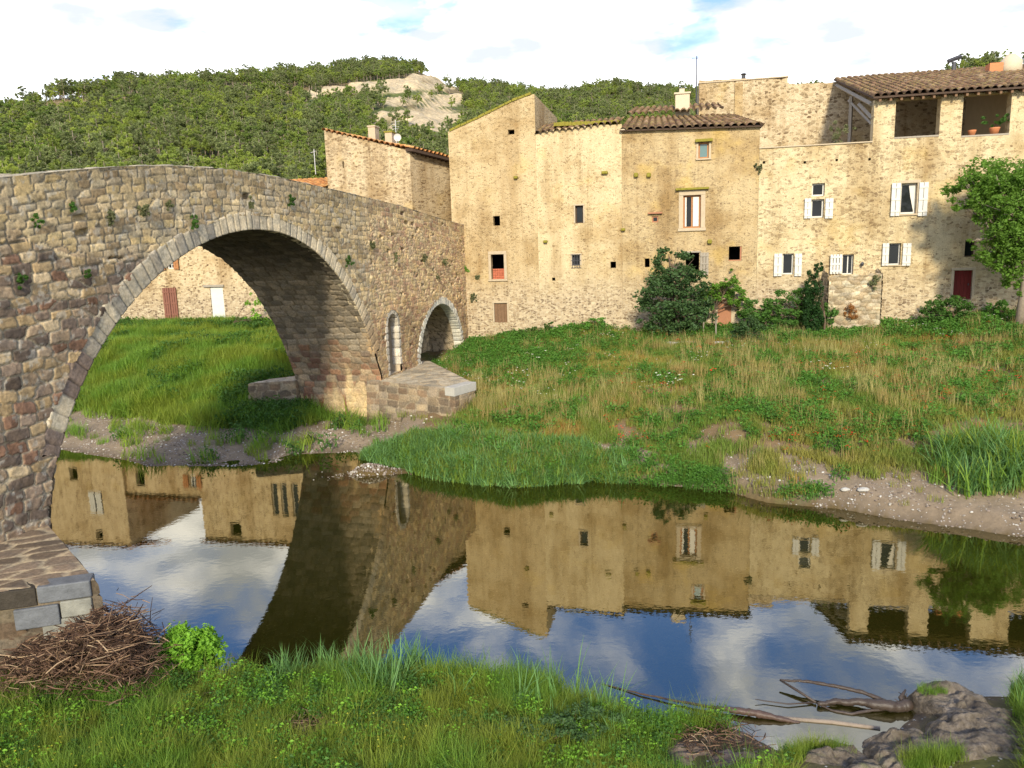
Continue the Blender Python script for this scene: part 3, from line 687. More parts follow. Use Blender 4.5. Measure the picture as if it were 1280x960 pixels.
# parapet tops and the roadway
def strip(w0, w1, dz, name, seed, k=.05):
    s_ = np.arange(-22, 10.95, .05); ww = np.linspace(w0, w1, 9); S_, W_ = np.meshgrid(s_, ww)
    e_, a1, a2, a3 = stones(S_, W_, .42, .45, seed, .2); z_ = crest(S_)+dz+k*(sstep(0, .2, e_)-.6+.5*(a3-.5))*np.clip(np.minimum(W_-w0, w1-W_)*20, 0, 1)
    grid_obj(name, B3(S_, W_, z_), M_masonry, bridge, (np.array([.33, .29, .21])*(.6+.5*sstep(.03, .15, e_)*(.6+.6*a1))[..., None]))
strip(-.02, .42, 0, 'parapet_coping', 31)
strip(BW-.42, BW, 0, 'parapet_coping', 32)
strip(.42, BW-.42, -.95, 'roadway_paving', 33)
mb = MB()
for w_ in (.42, BW-.42):
    P = B3(ss[::8], w_, crest(ss[::8])); P0 = B3(ss[::8], w_, crest(ss[::8])-1.0); n = len(P)
    mb.add(np.concatenate([P, P0]), [(i, i+1, n+i+1, n+i) for i in range(n-1)])
mb.build('parapet_inner_face', M_surround, bridge)
# intrados (barrel) as relief courses
th = np.linspace(0, pi, 620); rI = arch_r(th); sI = cxa+rI*np.cos(th); zI = cza+rI*np.sin(th)
sI = np.concatenate([np.full(40, sI[0]), sI, np.full(40, sI[-1])]); zI = np.concatenate([np.linspace(-.6, zI[0], 40, endpoint=False), zI, np.linspace(zI[-1], -.6, 41)[1:]])
al = np.concatenate([[0], np.cumsum(np.hypot(np.diff(sI), np.diff(zI)))]); wI = np.linspace(0, BW, 130)
AL, WI = np.meshgrid(al, wI); SI = np.broadcast_to(sI, AL.shape); ZI = np.broadcast_to(zI, AL.shape)
e_, a1, a2, a3 = stones(WI, AL, .42, .27, 41, .12, 4., .35, .12)
dI = .035*(sstep(.02, .2, e_)+(a3-.5)*.7+(fbm(WI*6, AL*6, 44, 4)-.5)*.9)
nx_ = (cxa-SI); nz2 = np.maximum(cza-ZI, -99)*(ZI > cza); ln = np.hypot(nx_, nz2); nx_, nz2 = nx_/ln, nz2/ln
G = B3(SI+nx_*dI, WI, ZI+nz2*dI)
pal = np.array([(.20, .13, .085), (.26, .15, .09), (.30, .21, .13), (.17, .10, .07), (.27, .15, .09), (.28, .22, .15), (.24, .19, .13), (.36, .27, .17)])
cI = pal[np.clip((a1*8).astype(int), 0, 7)]*(.8+.4*a2)[..., None]
greyer = sstep(2.6, 3.8, ZI+(a2-.5)); cI = cI*(1-greyer[..., None])+(np.array([.24, .20, .145])*(.65+.7*a1)[..., None])*greyer[..., None]
mI = np.array([.27, .22, .15])*(.6+.5*fbm(WI*4, AL*4, 45, 3))[..., None]; cI = mI+(cI-mI)*sstep(.03, .12, e_)[..., None]
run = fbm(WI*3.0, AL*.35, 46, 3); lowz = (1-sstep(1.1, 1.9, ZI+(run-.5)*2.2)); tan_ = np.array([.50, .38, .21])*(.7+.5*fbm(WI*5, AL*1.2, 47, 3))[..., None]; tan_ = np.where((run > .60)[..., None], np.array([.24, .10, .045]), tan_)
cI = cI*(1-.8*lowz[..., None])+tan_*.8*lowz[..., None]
soot_shade = sstep(5.4, 6.8, ZI+(fbm(WI*1.5, AL*1.5, 48, 3)-.5)); cI = cI*(1-.55*soot_shade[..., None])  # crown colour darkened for soot plus the shade under the vault
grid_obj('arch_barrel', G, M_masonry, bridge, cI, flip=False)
# voussoir rings
def ring(name, path_s, path_z, width, proud, nst, pal_fn, seed, w_face=0., lip=.22, sgn=-1):
    a_ = np.concatenate([[0], np.cumsum(np.hypot(np.diff(path_s), np.diff(path_z)))]); n = int(a_[-1]/.03); q = np.linspace(0, a_[-1], n)
    s_ = np.interp(q, a_, path_s); z_ = np.interp(q, a_, path_z); tx = np.gradient(s_); tz = np.gradient(z_); l_ = np.hypot(tx, tz); ox, oz = tz/l_, -tx/l_
    if (ox*(s_-np.mean(path_s))+oz*(z_-np.min(path_z)-.3)).mean() < 0: ox, oz = -ox, -oz
    rngb = np.random.default_rng(seed); jb = [0]
    while jb[-1] < a_[-1]: jb.append(jb[-1]+nst*(.75+.5*rngb.random()))
    jb = np.array(jb); si = np.searchsorted(jb, q)-1; ds = np.minimum(np.abs(q-jb[np.clip(si, 0, len(jb)-1)]), np.abs(q-jb[np.clip(si+1, 0, len(jb)-1)]))
    rv = rngb.random(len(jb)+2)[si+1]; rl = rngb.random(len(jb)+2)[si+1]; rc_ = rngb.random(len(jb)+2)[si+1]
    prof = [('l', lip), ('l', 0.)]+[('r', t) for t in np.linspace(.01, 1, 14)]+[('b', .12)]
    rows = []; cols = []
    for k, t in prof:
        gro = sstep(.008, .03, ds)
        w0 = width*(.88+.24*rl)
        n_ = (fbm(q*9, q*0+t*7, seed, 3)-.5)*.015
        if k == 'l': rows.append(B3(s_+ox*.0-ox*(-.0)-ox*.025*gro, w_face-sgn*t*1.0+0*s_, z_-oz*.025*gro) if t > 0 else B3(s_-ox*.025*gro, w_face+sgn*proud*gro, z_-oz*.025*gro))
        elif k == 'r':
            pr = proud*gro*(1-.8*(t > .97))+n_+(rc_-.5)*.02; rows.append(B3(s_+ox*w0*t, w_face+sgn*pr, z_+oz*w0*t))
        else: rows.append(B3(s_+ox*w0*1.0, w_face-sgn*.12+0*s_, z_+oz*w0))
        cc = pal_fn(s_, z_, rv)*(.8+.4*fbm(q*6, q*0+t*3, seed+1, 3))[:, None]; cc = cc*(.62+.38*gro)[:, None]; cols.append(cc*(np.array([1.2, 1.10, .93]) if name == 'arch_ring' else 1))
    grid_obj(name, np.stack(rows), M_masonry, bridge, np.stack(cols))
def pal_main(s_, z_, rv):
    base = np.where((rv < .25)[:, None], np.array([.33, .31, .27]), np.where((rv < .6)[:, None], np.array([.42, .39, .32]), np.array([.50, .46, .37])))
    left = (s_ < -9)[:, None]; base = np.where(left, base*np.array([.82, .84, .88]), base)
    low_ = ((s_ < -12.2) & (z_ < 4.6))[:, None]; base = np.where(low_ & (rv < .6)[:, None], np.array([.17, .14, .13]), base)
    fade = sstep(3.0, 5.2, z_)[:, None]*1.0+(s_ < -5)[:, None]; fade = np.clip(fade, 0, 1)
    return base*fade+np.array([.34, .26, .17])*(.7+.5*rv)[:, None]*(1-fade)
m_ = (zI > 2.9) & (al > 1) & (al < al[-1]-1)
k0 = np.where(m_)[0]; ring('arch_ring', sI[k0], zI[k0], .46, .026, .30, pal_main, 5)
sr = (sa1-sa0)/2; th2 = np.linspace(0, pi, 80); ps = (sa0+sa1)/2+sr*np.cos(th2); pz = sat-sr+sr*np.sin(th2)
ps = np.concatenate([[ps[0]], ps, [ps[-1]]]); pz = np.concatenate([[.9], pz, [2.0]])
ring('side_arch_ring', ps, pz, .30, .04, .22, lambda s_, z_, rv: np.array([.56, .53, .44])*(.8+.35*rv)[:, None], 6, lip=.4)
nr = (ni1-ni0)/2; ps2 = (ni0+ni1)/2+nr*np.cos(th2); pz2 = nit-nr+nr*np.sin(th2)
ring('niche_ring', np.concatenate([[ps2[0]], ps2, [ps2[-1]]]), np.concatenate([[2.2], pz2, [nib]]), .20, .03, .30, lambda s_, z_, rv: np.array([.50, .45, .36])*(.75+.5*rv)[:, None], 7, lip=.3)
# side arch vault, back wall; niche back
psr = np.concatenate([[ps[0]], ps[1:-1], [ps[-1]]]); pzr = pz.copy(); pzr[0] = pzr[-1] = 0
wv_ = np.linspace(.0, BW, 60); aq = np.concatenate([[0], np.cumsum(np.hypot(np.diff(psr), np.diff(pzr)))]); qq = np.linspace(0, aq[-1], 180); A_, W_ = np.meshgrid(qq, wv_)
e_, a1, a2, a3 = stones(W_, A_, .35, .2, 51, .3); S_ = np.interp(A_, aq, psr); Z_ = np.interp(A_, aq, pzr)
sh_ = (.6+.5*a1)[..., None]*sstep(.02, .15, e_)[..., None]*.8+.2
grid_obj('side_arch_vault', B3(S_, W_, Z_), M_masonry, bridge, np.array([.40, .32, .21])*sh_)
sw_ = np.linspace(sa0-.1, sa1+.1, 60); zw_ = np.linspace(0, sat+.1, 80); S_, Z_ = np.meshgrid(sw_, zw_); e_, a1, a2, a3 = stones(S_, Z_, .4, .2, 52, .3)
grid_obj('side_arch_infill', B3(S_, 1.7-.04*sstep(0, .2, e_), Z_), M_masonry, bridge, np.array([.46, .37, .24])*((.6+.5*a1)*(.3+.7*sstep(.02, .14, e_)))[..., None])
mb = MB()
pl = [(a, b) for a, b in zip(ps2, pz2)]+[(ps2[-1], nib), (ps2[0], nib)]
n = len(pl); P = [B3(a, 0.0, b) for a, b in pl]+[B3(a, 1.3, b) for a, b in pl]
mb.add(P, [(i, (i+1) % n, n+(i+1) % n, n+i) for i in range(n)]+[tuple(range(n, 2*n))]); mb.build('niche_recess', M_surround, bridge)
# end face (left of frame) and soffit closure
mb = MB()
for s_ in (-22, 10.9): mb.add([B3(s_, 0, -.6), B3(s_, BW, -.6), B3(s_, BW, crest(s_)), B3(s_, 0, crest(s_))], [(0, 1, 2, 3)])
mb.build('abutment_end', M_surround, bridge)
# cutwaters: low masonry plinths with stone-paved tops
M_plinth = facade_mat('plinth_masonry', (.30, .22, .14), (.40, .32, .21), (.12, .08, .05), .6, 9, scl=3., yellow=.2)
def prism(name, label_parent, pts, z0, z1, mside, mtop, topname, seed, batter=.04, k=.03, top=(.40, .36, .28), dark=1.):
    pts = [np.array(p, float) for p in pts]; c0 = sum(pts)/len(pts); n = len(pts)
    # sides as relief grids
    Gs = []; cs = []; per = [0]
    for i in range(n): per.append(per[-1]+np.linalg.norm(pts[(i+1) % n]-pts[i]))
    q = np.unique(np.concatenate([np.arange(0, per[-1], .035), per])); PX = np.interp(q, per, [p[0] for p in pts+[pts[0]]]); PY = np.interp(q, per, [p[1] for p in pts+[pts[0]]])
    zz = np.linspace(z0, z1, max(8, int((z1-z0)/.035))); QQ, ZQ = np.meshgrid(q, zz)
    e_, a1, a2, a3 = stones(QQ, ZQ, .5, .25, seed, .15, 4, .35, .12)
    d = k*(sstep(.02, .2, e_)+(a3-.5)*.6)*np.clip((z1-ZQ)*12, 0, 1)+batter*(z1-ZQ)
    nx, ny = PX-c0[0], PY-c0[1]; l = np.hypot(nx, ny); nx, ny = nx/l, ny/l
    G = np.stack([PX+nx*d, PY+ny*d, ZQ], -1)
    pc = np.array([(.17, .13, .09), (.24, .185, .12), (.29, .23, .15), (.20, .14, .09), (.26, .21, .15), (.145, .115, .08)])
    cc = pc[np.clip((a1*6).astype(int), 0, 5)]*(.8+.4*a2)[..., None]; mo = np.array([.27, .22, .15]); cc = mo+(cc-mo)*sstep(.03, .12, e_)[..., None]
    damp = (1-sstep(.3, .9, ZQ))[..., None]; cc = cc*(1-.35*damp)*dark
    grid_obj(name, G, M_masonry, label_parent, cc, flip=False)
    # top: fan grid from the centre
    rr_ = np.linspace(0, 1, 60); R_g, PXg = np.meshgrid(rr_, PX, indexing='ij'); PYg = np.broadcast_to(PY, R_g.shape)
    GX = c0[0]+(PXg-c0[0])*R_g; GY = c0[1]+(PYg-c0[1])*R_g; e_, a1, a2, a3 = stones(GX*.9+GY*.3, GY*.9-GX*.3, .52, .34, seed+3, .5, 2.4)
    gz = z1-.0+.016*(sstep(.05, .2, e_)-.7+.8*(a3-.5))*np.clip((1-R_g)*25, 0, 1)+.06*(1-R_g)
    tc_ = np.array(top)*(.55+.6*a1)[..., None]*np.array([1, .96, .9]); mo = np.array([.36, .29, .19]); tc_ = tc_+(mo-tc_)*(1-sstep(.08, .2, e_))[..., None]
    grid_obj(topname, np.stack([GX, GY, gz], -1), M_masonry, label_parent, tc_, flip=False)
pier_base = [B3(.0, .0, 0)[:2], (-2.0, 25.8), (-1.35, 26.85), B3(5.2, -.0, 0)[:2], B3(5.2, .5, 0)[:2], B3(.0, .5, 0)[:2]]
prism('cutwater', bridge, pier_base, -.3, 1.88, None, None, 'cutwater_top', 61)
mb = MB(); 
p0 = onz(567, 475, 1.90); p1 = onz(595, 478, 1.9); p2 = onz(592, 473, 1.9); p3 = onz(566, 469, 1.9)
def slab(mb, pts, z0, z1):
    n = len(pts); V = [(p[0], p[1], z0) for p in pts]+[(p[0], p[1], z1) for p in pts]
    mb.add(V, [tuple(range(n))[::-1], tuple(range(n, 2*n))]+[(i, (i+1) % n, n+(i+1) % n, n+i) for i in range(n)])
M_whitestone = simple('pale_dressed_stone', (.40, .38, .33), .85, .2, 6, .4)
slab(mb, [(-2.35, 26.02), (-2.0, 25.72), (-1.28, 26.86), (-1.66, 27.02)], 1.62, 1.93); o = mb.build('nose_stone', M_whitestone, bridge); b_ = o.modifiers.new('b', 'BEVEL'); b_.width = .015; b_.segments = 2
far_base = [B3(-.3, BW, 0)[:2], (-10.0, 28.4), (-9.3, 29.4), B3(2.0, BW+.02, 0)[:2], B3(2.0, BW-.5, 0)[:2], B3(-.1, BW-.5, 0)[:2]]
prism('far_cutwater', bridge, [B3(.02, BW-.05, 0)[:2], (-10.0, 28.5), (-9.5, 29.4), B3(1.8, BW-.05, 0)[:2]], -.3, 1.85, None, None, 'far_cutwater_top', 65)
n0 = onz(118, 722, 1.78); n1_ = onz(0, 738, 1.78)
plat = [B3(-14.75, .1, 0)[:2], B3(-22, .1, 0)[:2], (-12.5, 9.2), (n1_[0], n1_[1]), (n0[0], n0[1])]
prism('abutment_platform', bridge, plat[::-1], -.4, 1.74, None, None, 'platform_paving', 71, .03, .05, (.20, .155, .115), .5)
M_bluestone = simple('blue_grey_block', (.12, .125, .13), .75, .6, 5, .7, .3, .02); M_darkstone = simple('black_stained_block', (.05, .042, .032), .9, .6, 6, .7, .1, .03)
M_palestone = simple('lichened_block', (.20, .195, .16), .85, .8, 4, .6, .3, .02)
e0 = np.array([n0[0], n0[1]]); ed = np.array([n1_[0], n1_[1]])-e0; ed /= np.linalg.norm(ed); en = np.array([ed[1], -ed[0]]); en = en if en[1] < 0 else -en
e2d = np.array(plat[0])-e0; e2d /= np.linalg.norm(e2d); frb = (e0, ed, -en)
def rough_block(name, a0, a1, z0, z1, dd_, m, seed):
    mb = MB(); mb.box(frb, a0, a1, -dd_, .28, z0, z1); o = mb.build(name, m, bridge)
    bm_ = o.modifiers.new('b', 'BEVEL'); bm_.width = .018; bm_.segments = 2; return o
rough_block('platform_block', .06, .78, 1.50, 1.762, .05, M_bluestone, 1); rough_block('platform_block', .80, 2.3, 1.47, 1.755, .03, M_darkstone, 2)
rough_block('platform_block', .07, .50, 1.22, 1.485, .05, M_palestone, 3); rough_block('platform_block', .52, 1.12, 1.13, 1.455, .06, M_bluestone, 4)
rough_block('platform_block', .05, .78, .80, 1.205, .03, M_palestone, 5)
# tufts growing from the joints of the bridge
def tuft(u, v, R1, name, label, m, seed, pl=(BP, BT), nrm=None, n=160, leaf=.05, cat='plant', group='tufts growing out of the bridge masonry'):
    s_, z_ = onplane(u, v, *pl); p = pl[0]+pl[1]*s_; nn = np.array([pl[1][1], -pl[1][0]]); rng = np.random.default_rng(seed)
    b = (p[0]+nn[0]*R1*.4, p[1]+nn[1]*R1*.4, z_)
    P = blob_points([(b[0], b[1], b[2], R1, R1*.8, R1*1.15)], int(n*3), rng, .0); V, F = leaf_cards(P, leaf, rng); o = mesh_obj(name, V-np.array(b), F, m); o.location = b; props(o, label, cat, group); return o
tl = [(176, 262, .20, 'bushy green tuft sprouting from the bridge wall above the left haunch of the arch', ML_olive), (136, 272, .15, 'dull green tuft on the bridge wall second from the arch haunch', ML_olive), (239, 278, .15, 'green tuft growing right on top of the arch ring, left of its crown', ML_shrub), (44, 277, .13, 'small dark tuft on the bridge wall near the left edge', ML_shrub), (88, 258, .12, 'dark tuft on the bridge wall below the left parapet', ML_shrub), (361, 251, .16, 'fresh green tuft high on the bridge wall right of the arch crown', ML_shrub), (432, 328, .20, 'grey green plant hanging beside the right flank of the arch ring', ML_shrub), (462, 306, .18, 'yellow green tuft right of the hanging plant on the bridge', ML_olive), (311, 254, .14, 'brownish tuft just above the crown of the arch ring', ML_olive), (207, 256, .12, 'faint tuft in a joint between the two bushy tufts', ML_olive), (493, 322, .16, 'yellowish tuft on the right spandrel, leftmost of the row', ML_olive), (528, 322, .16, 'yellowish tuft on the right spandrel above the side arch', ML_olive), (553, 328, .2, 'mossy tuft near the end of the bridge', ML_olive), (545, 347, .14, 'small tuft just above the side arch ring', ML_olive), (22, 350, .14, 'tuft beside a large grey block low on the left bridge wall', ML_shrub), (105, 340, .10, 'tiny tuft between dark stones of the left bridge wall', ML_shrub)]
for k, (u0, v0, R1, lab, m) in enumerate(tl): tuft(u0, v0, R1, 'wall_plant', lab, m, 300+k, n=130 if R1 < .15 else 220)
# =================================================================== houses
def wall(name, parent, q, prof, zb_, holes, m, D=8., side=True, t=.0, jag=.05, seed=0, wire=True):
    """front wall in the plane through q with openings cut through it, reveals, side and back walls"""
    rng = np.random.default_rng(seed)
    a0, a1 = prof[0][0], prof[-1][0]; pa = [p[0] for p in prof]; pz = [p[1] for p in prof]
    xs = set([a0, a1]+pa+[h[0] for h in holes]+[h[1] for h in holes]); k = a0
    while k < a1: xs.add(k); k += .37
    xs = sorted(x for x in xs if a0 <= x <= a1); xs = [xs[0]]+[b for a, b in zip(xs, xs[1:]) if b-a > 1e-4]
    for h in holes:   # make sure hole edges survive
        for e in h[:2]:
            if min(abs(e-x_) for x_ in xs) > 1e-4: xs.append(e)
    xs.sort()
    jt = {x_: float(np.interp(x_, pa, pz))+(rng.random()-.5)*2*jag for x_ in xs}
    mb = MB()
    for x0_, x1_ in zip(xs, xs[1:]):
        if x1_-x0_ < 1e-5: continue
        mid_ = (x0_+x1_)/2; hs = sorted([(h[2], h[3]) for h in holes if h[0]-1e-6 < mid_ < h[1]+1e-6]); z = zb_
        for b0, b1 in hs:
            mb.add([P3(x0_, 0, z, q), P3(x1_, 0, z, q), P3(x1_, 0, b0, q), P3(x0_, 0, b0, q)], [(0, 1, 2, 3)]); z = b1
        mb.add([P3(x0_, 0, z, q), P3(x1_, 0, z, q), P3(x1_, 0, jt[x1_], q), P3(x0_, 0, jt[x0_], q)], [(0, 1, 2, 3)])
        # top thickness
        mb.add([P3(x0_, 0, jt[x0_], q), P3(x1_, 0, jt[x1_], q), P3(x1_, .5, jt[x1_], q), P3(x0_, .5, jt[x0_], q)], [(0, 1, 2, 3)])
        if not side:
            z = zb_
            for b0, b1 in [(h[2], h[3]) for h in sorted(holes, key=lambda h: h[2]) if h[0]-1e-6 < mid_ < h[1]+1e-6 and len(h) > 4 and h[4] >= .5]:
                mb.add([P3(x0_, .5, z, q), P3(x1_, .5, z, q), P3(x1_, .5, b0, q), P3(x0_, .5, b0, q)], [(3, 2, 1, 0)]); z = b1
            mb.add([P3(x0_, .5, z, q), P3(x1_, .5, z, q), P3(x1_, .5, jt[x1_], q), P3(x0_, .5, jt[x0_], q)], [(3, 2, 1, 0)])
    for h in holes:
        x0_, x1_, b0, b1 = h[:4]; d = h[4] if len(h) > 4 else .32
        mb.add([P3(x0_, 0, b0, q), P3(x1_, 0, b0, q), P3(x1_, 0, b1, q), P3(x0_, 0, b1, q), P3(x0_, d, b0, q), P3(x1_, d, b0, q), P3(x1_, d, b1, q), P3(x0_, d, b1, q)], [(0, 1, 5, 4), (1, 2, 6, 5), (2, 3, 7, 6), (3, 0, 4, 7)])
    if side:
        za, zc = jt[xs[0]], jt[xs[-1]]
        mb.add([P3(a0, 0, zb_, q), P3(a0, D, zb_, q), P3(a0, D, za, q), P3(a0, 0, za, q)], [(0, 1, 2, 3)])
        mb.add([P3(a1, 0, zb_, q), P3(a1, D, zb_, q), P3(a1, D, zc, q), P3(a1, 0, zc, q)], [(3, 2, 1, 0)])
        mb.add([P3(a0, D, zb_, q), P3(a1, D, zb_, q), P3(a1, D, zc, q), P3(a0, D, za, q)], [(3, 2, 1, 0)])
    else:
        for a_, zz_ in ((a0, jt[xs[0]]), (a1, jt[xs[-1]])): mb.add([P3(a_, 0, zb_, q), P3(a_, .5, zb_, q), P3(a_, .5, zz_, q), P3(a_, 0, zz_, q)], [(0, 1, 2, 3)])
    return mb.build(name, m, parent)
def rect(u0, v0, u1, v1, q=Q):
    a, z0_ = fpx(u0, (v0+v1)/2, q); b, _ = fpx(u1, (v0+v1)/2, q); um = (u0+u1)/2; _, zt = fpx(um, v0, q); _, zb_ = fpx(um, v1, q)
    return (a, b, zb_, zt)
FR = lambda q: (q, T, NB)
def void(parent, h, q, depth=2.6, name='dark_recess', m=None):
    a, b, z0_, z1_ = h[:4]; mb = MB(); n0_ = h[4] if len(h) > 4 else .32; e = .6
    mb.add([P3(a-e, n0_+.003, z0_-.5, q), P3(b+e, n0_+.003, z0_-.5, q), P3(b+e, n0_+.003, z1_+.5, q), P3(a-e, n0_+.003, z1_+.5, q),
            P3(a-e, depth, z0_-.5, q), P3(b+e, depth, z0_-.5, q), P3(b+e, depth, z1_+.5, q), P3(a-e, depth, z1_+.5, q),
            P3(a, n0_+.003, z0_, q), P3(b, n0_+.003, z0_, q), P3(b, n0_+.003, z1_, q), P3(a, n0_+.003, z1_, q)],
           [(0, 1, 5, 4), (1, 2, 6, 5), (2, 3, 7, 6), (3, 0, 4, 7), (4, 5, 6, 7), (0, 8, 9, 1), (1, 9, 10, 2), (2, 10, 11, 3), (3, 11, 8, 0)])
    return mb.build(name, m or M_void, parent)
def framing(parent, h, q, m, bars=(), hb=(), n=.16, w_=.055, glass=M_glass, name='window', curtain=0):
    """window: frame with a pane, optional mullions (fractions) and curtain behind part of the glass"""
    a, b, z0_, z1_ = h[:4]; fr = FR(q); mb = MB(); t = .05
    mb.box(fr, a, a+w_, n, n+t, z0_, z1_); mb.box(fr, b-w_, b, n, n+t, z0_, z1_); mb.box(fr, a+w_, b-w_, n, n+t, z0_, z0_+w_); mb.box(fr, a+w_, b-w_, n, n+t, z1_-w_, z1_)
    for f in bars: x_ = a+(b-a)*f; mb.box(fr, x_-w_*.45, x_+w_*.45, n+.003, n+t-.003, z0_+w_, z1_-w_)
    for f in hb: z_ = z0_+(z1_-z0_)*f; mb.box(fr, a+w_, b-w_, n+.006, n+t-.006, z_-w_*.3, z_+w_*.3)
    o = mb.build(name, m, parent)
    g = MB(); g.box(fr, a+w_*.5, b-w_*.5, n+.02, n+.028, z0_+w_*.5, z1_-w_*.5); g.build('pane', glass, o)
    return o
def shutter(parent, a, b, z0_, z1_, q, m=M_white, swing=.0, hinge='l', louv=True):
    """plank shutter folded back on the wall (swing: how far its free edge stands off)"""
    mb = MB(); n = max(2, int(abs(b-a)/.13)); t = .035
    def pt(f, nn, z): x_ = a+(b-a)*f; off_ = -.05-swing*(f if hinge == 'l' else 1-f); return P3(x_, off_-nn, z, q)
    for k in range(n):
        f0, f1 = k/n+.03, (k+1)/n-.03; mb.hexa([pt(f0, 0, z0_), pt(f1, 0, z0_), pt(f1, t, z0_), pt(f0, t, z0_), pt(f0, 0, z1_), pt(f1, 0, z1_), pt(f1, t, z1_), pt(f0, t, z1_)])
    for zf in (.14, .5, .86):
        z = z0_+(z1_-z0_)*zf; mb.hexa([pt(.02, t, z-.04), pt(.98, t, z-.04), pt(.98, t+.02, z-.04), pt(.02, t+.02, z-.04), pt(.02, t, z+.04), pt(.98, t, z+.04), pt(.98, t+.02, z+.04), pt(.02, t+.02, z+.04)])
    return mb.build('shutter', m, parent)
def surround(parent, h, q, m=M_surround, w_=.16, proud=.025, sill=True, lintel=True, sides=True, name='stone_surround'):
    a, b, z0_, z1_ = h[:4]; fr = FR(q); mb = MB()
    if sides: mb.box(fr, a-w_, a, -proud, .1, z0_, z1_); mb.box(fr, b, b+w_, -proud, .1, z0_, z1_)
    if lintel: mb.box(fr, a-w_, b+w_, -proud-.004, .1, z1_+.001, z1_+w_*1.1)
    if sill: mb.box(fr, a-w_*1.2, b+w_*1.2, -proud-.05, .1, z0_-w_*.7, z0_-.001)
    o = mb.build(name, m, parent); bv = o.modifiers.new('b', 'BEVEL'); bv.width = .012; bv.segments = 1; return o
def tile_roof(name, parent, A, B, Cc, D, m, seed=0, pitch=.30, row=.42, th=.05):
    """canal-tile roof over the quad A,B (eave) C,D (ridge; C above B, D above A), real corrugated relief"""
    A, B, Cc, D = [np.array(p, float) for p in (A, B, Cc, D)]
    Wd = max(np.linalg.norm(B-A), np.linalg.norm(Cc-D)); Hd = max(np.linalg.norm(D-A), np.linalg.norm(Cc-B))
    nx = int(Wd/pitch*9); ny = int(Hd/row*7); s_, t_ = np.meshgrid(np.linspace(0, 1, nx), np.linspace(0, 1, ny))
    P = (A*(1-s_)[..., None]+B*s_[..., None])*(1-t_)[..., None]+(D*(1-s_)[..., None]+Cc*s_[..., None])*t_[..., None]
    nrm = np.cross(B-A, D-A); nrm /= np.linalg.norm(nrm); nrm = nrm if nrm[2] > 0 else -nrm
    uu = s_*Wd/pitch; vv_ = t_*Hd/row; ci = np.floor(uu); ri = np.floor(vv_+hsh(ci, ci*0, seed)*.35)
    fu = uu-ci; barrel = np.sqrt(np.clip(1-((fu-.5)/.36)**2, 0, 1)); fv = vv_+hsh(ci, ci*0, seed)*.35-ri
    jit = (hsh(ci, ri, seed+1)-.5)*.022
    hh = barrel*.085+(1-fv)*.03*(barrel > 0)+jit*(barrel > 0)-.012*(barrel <= 0)+(fbm(s_*Wd*.6, t_*Hd*.6, seed+2, 3)-.5)*.10
    G = P+nrm*hh[..., None]
    rnd = hsh(ci+(barrel <= 0)*500, ri, seed+3)*.8+.1-.35*(barrel <= 0); col = np.stack([np.clip(rnd, 0, 1)]*3, -1)
    o = grid_obj(name, G, m, parent, col, smooth=False)
    return o
def slab_poly(name, parent, pts, th, m):
    n = len(pts); V = [tuple(p) for p in pts]+[(p[0], p[1], p[2]-th) for p in pts]
    return mesh_obj(name, V, [tuple(range(n)), tuple(range(2*n-1, n-1, -1))]+[(i, n+i, n+(i+1) % n, (i+1) % n) for i in range(n)], m, parent)
def moss_stone(parent, u, v, q=Q, w_=.22, h_=.14, name='mossy_corbel'):
    a, z = fpx(u, v, q); mb = MB(); mb.box(FR(q), a-w_/2, a+w_/2, -.18, .05, z-h_/2, z+h_/2); o = mb.build(name, M_moss, parent)
    b = o.modifiers.new('b', 'BEVEL'); b.width = .05; b.segments = 3; return o
def H_(*r, d=.32, q=Q): return (*rect(*r, q=q), d)
def root_at(name, label, q, a, z=2.6, group=None): p = P3(a, 0, z, q); return thing(name, label, 'house', p, group)

GH = 'old stone houses lining the far bank'
# ---- tower house beside the bridge
A_ = root_at('stone_house', 'tall stone tower house touching the bridge end, with a steep slanting wall top', Q, -2.8)
hA = {'slit': H_(616.5, 270, 625, 282), 'loft': H_(614, 318, 630, 349), 'door': H_(618, 379, 634, 403, d=.12), 'hole': H_(635, 162, 643, 168, d=.3)}
af = lambda u, v: fpx(u, v)
wall('wall', A_, Q, [af(560, 165), af(598, 148), af(640, 127), af(665, 118), (af(668, 119)[0], af(668, 119)[1])], .8, list(hA.values()), MF_A, 7, jag=.05, seed=1)
for k in ('slit', 'hole'): void(A_, hA[k], Q)
void(A_, hA['loft'], Q, 2.2); surround(A_, hA['loft'], Q, w_=.14)
mb = MB(); a, b, z0_, z1_ = hA['loft'][:4]; rg = random.Random(3)
for i in range(5):
    for j in range(6):
        x_ = a+.03+(b-a-.06)*i/5; mb.box(FR(Q), x_, x_+(b-a)/5-.02, .18+rg.random()*.06, .5, z0_+j*.085+.003, z0_+j*.085+.078)
mb.build('brick_stack', M_brick, A_)
surround(A_, hA['door'], Q, w_=.09, sill=False)
a, b, z0_, z1_ = hA['door'][:4]; mb = MB()
for i in range(4): mb.box(FR(Q), a+(b-a)*i/4+.004, a+(b-a)*(i+1)/4-.004, .06+.006*(i % 2), .11, z0_, z1_)
mb.build('door', M_wood, A_)
# mossy coping on the slope
mb = MB(); p = [af(562, 164), af(598, 147.5), af(640, 126.5), af(664, 117.5)]
for (x0_, w0), (x1_, w1) in zip(p, p[1:]):
    n = int((x1_-x0_)/.28)
    for i in range(n):
        f0, f1 = i/n, (i+.92)/n; mb.hexa([P3(x0_+(x1_-x0_)*f, nn, w0+(w1-w0)*f+zz) for zz in (-.02, .07+.03*rg.random()) for f, nn in ((f0, -.05), (f1, -.05), (f1, .55), (f0, .55))])
mb.build('coping', M_moss, A_)
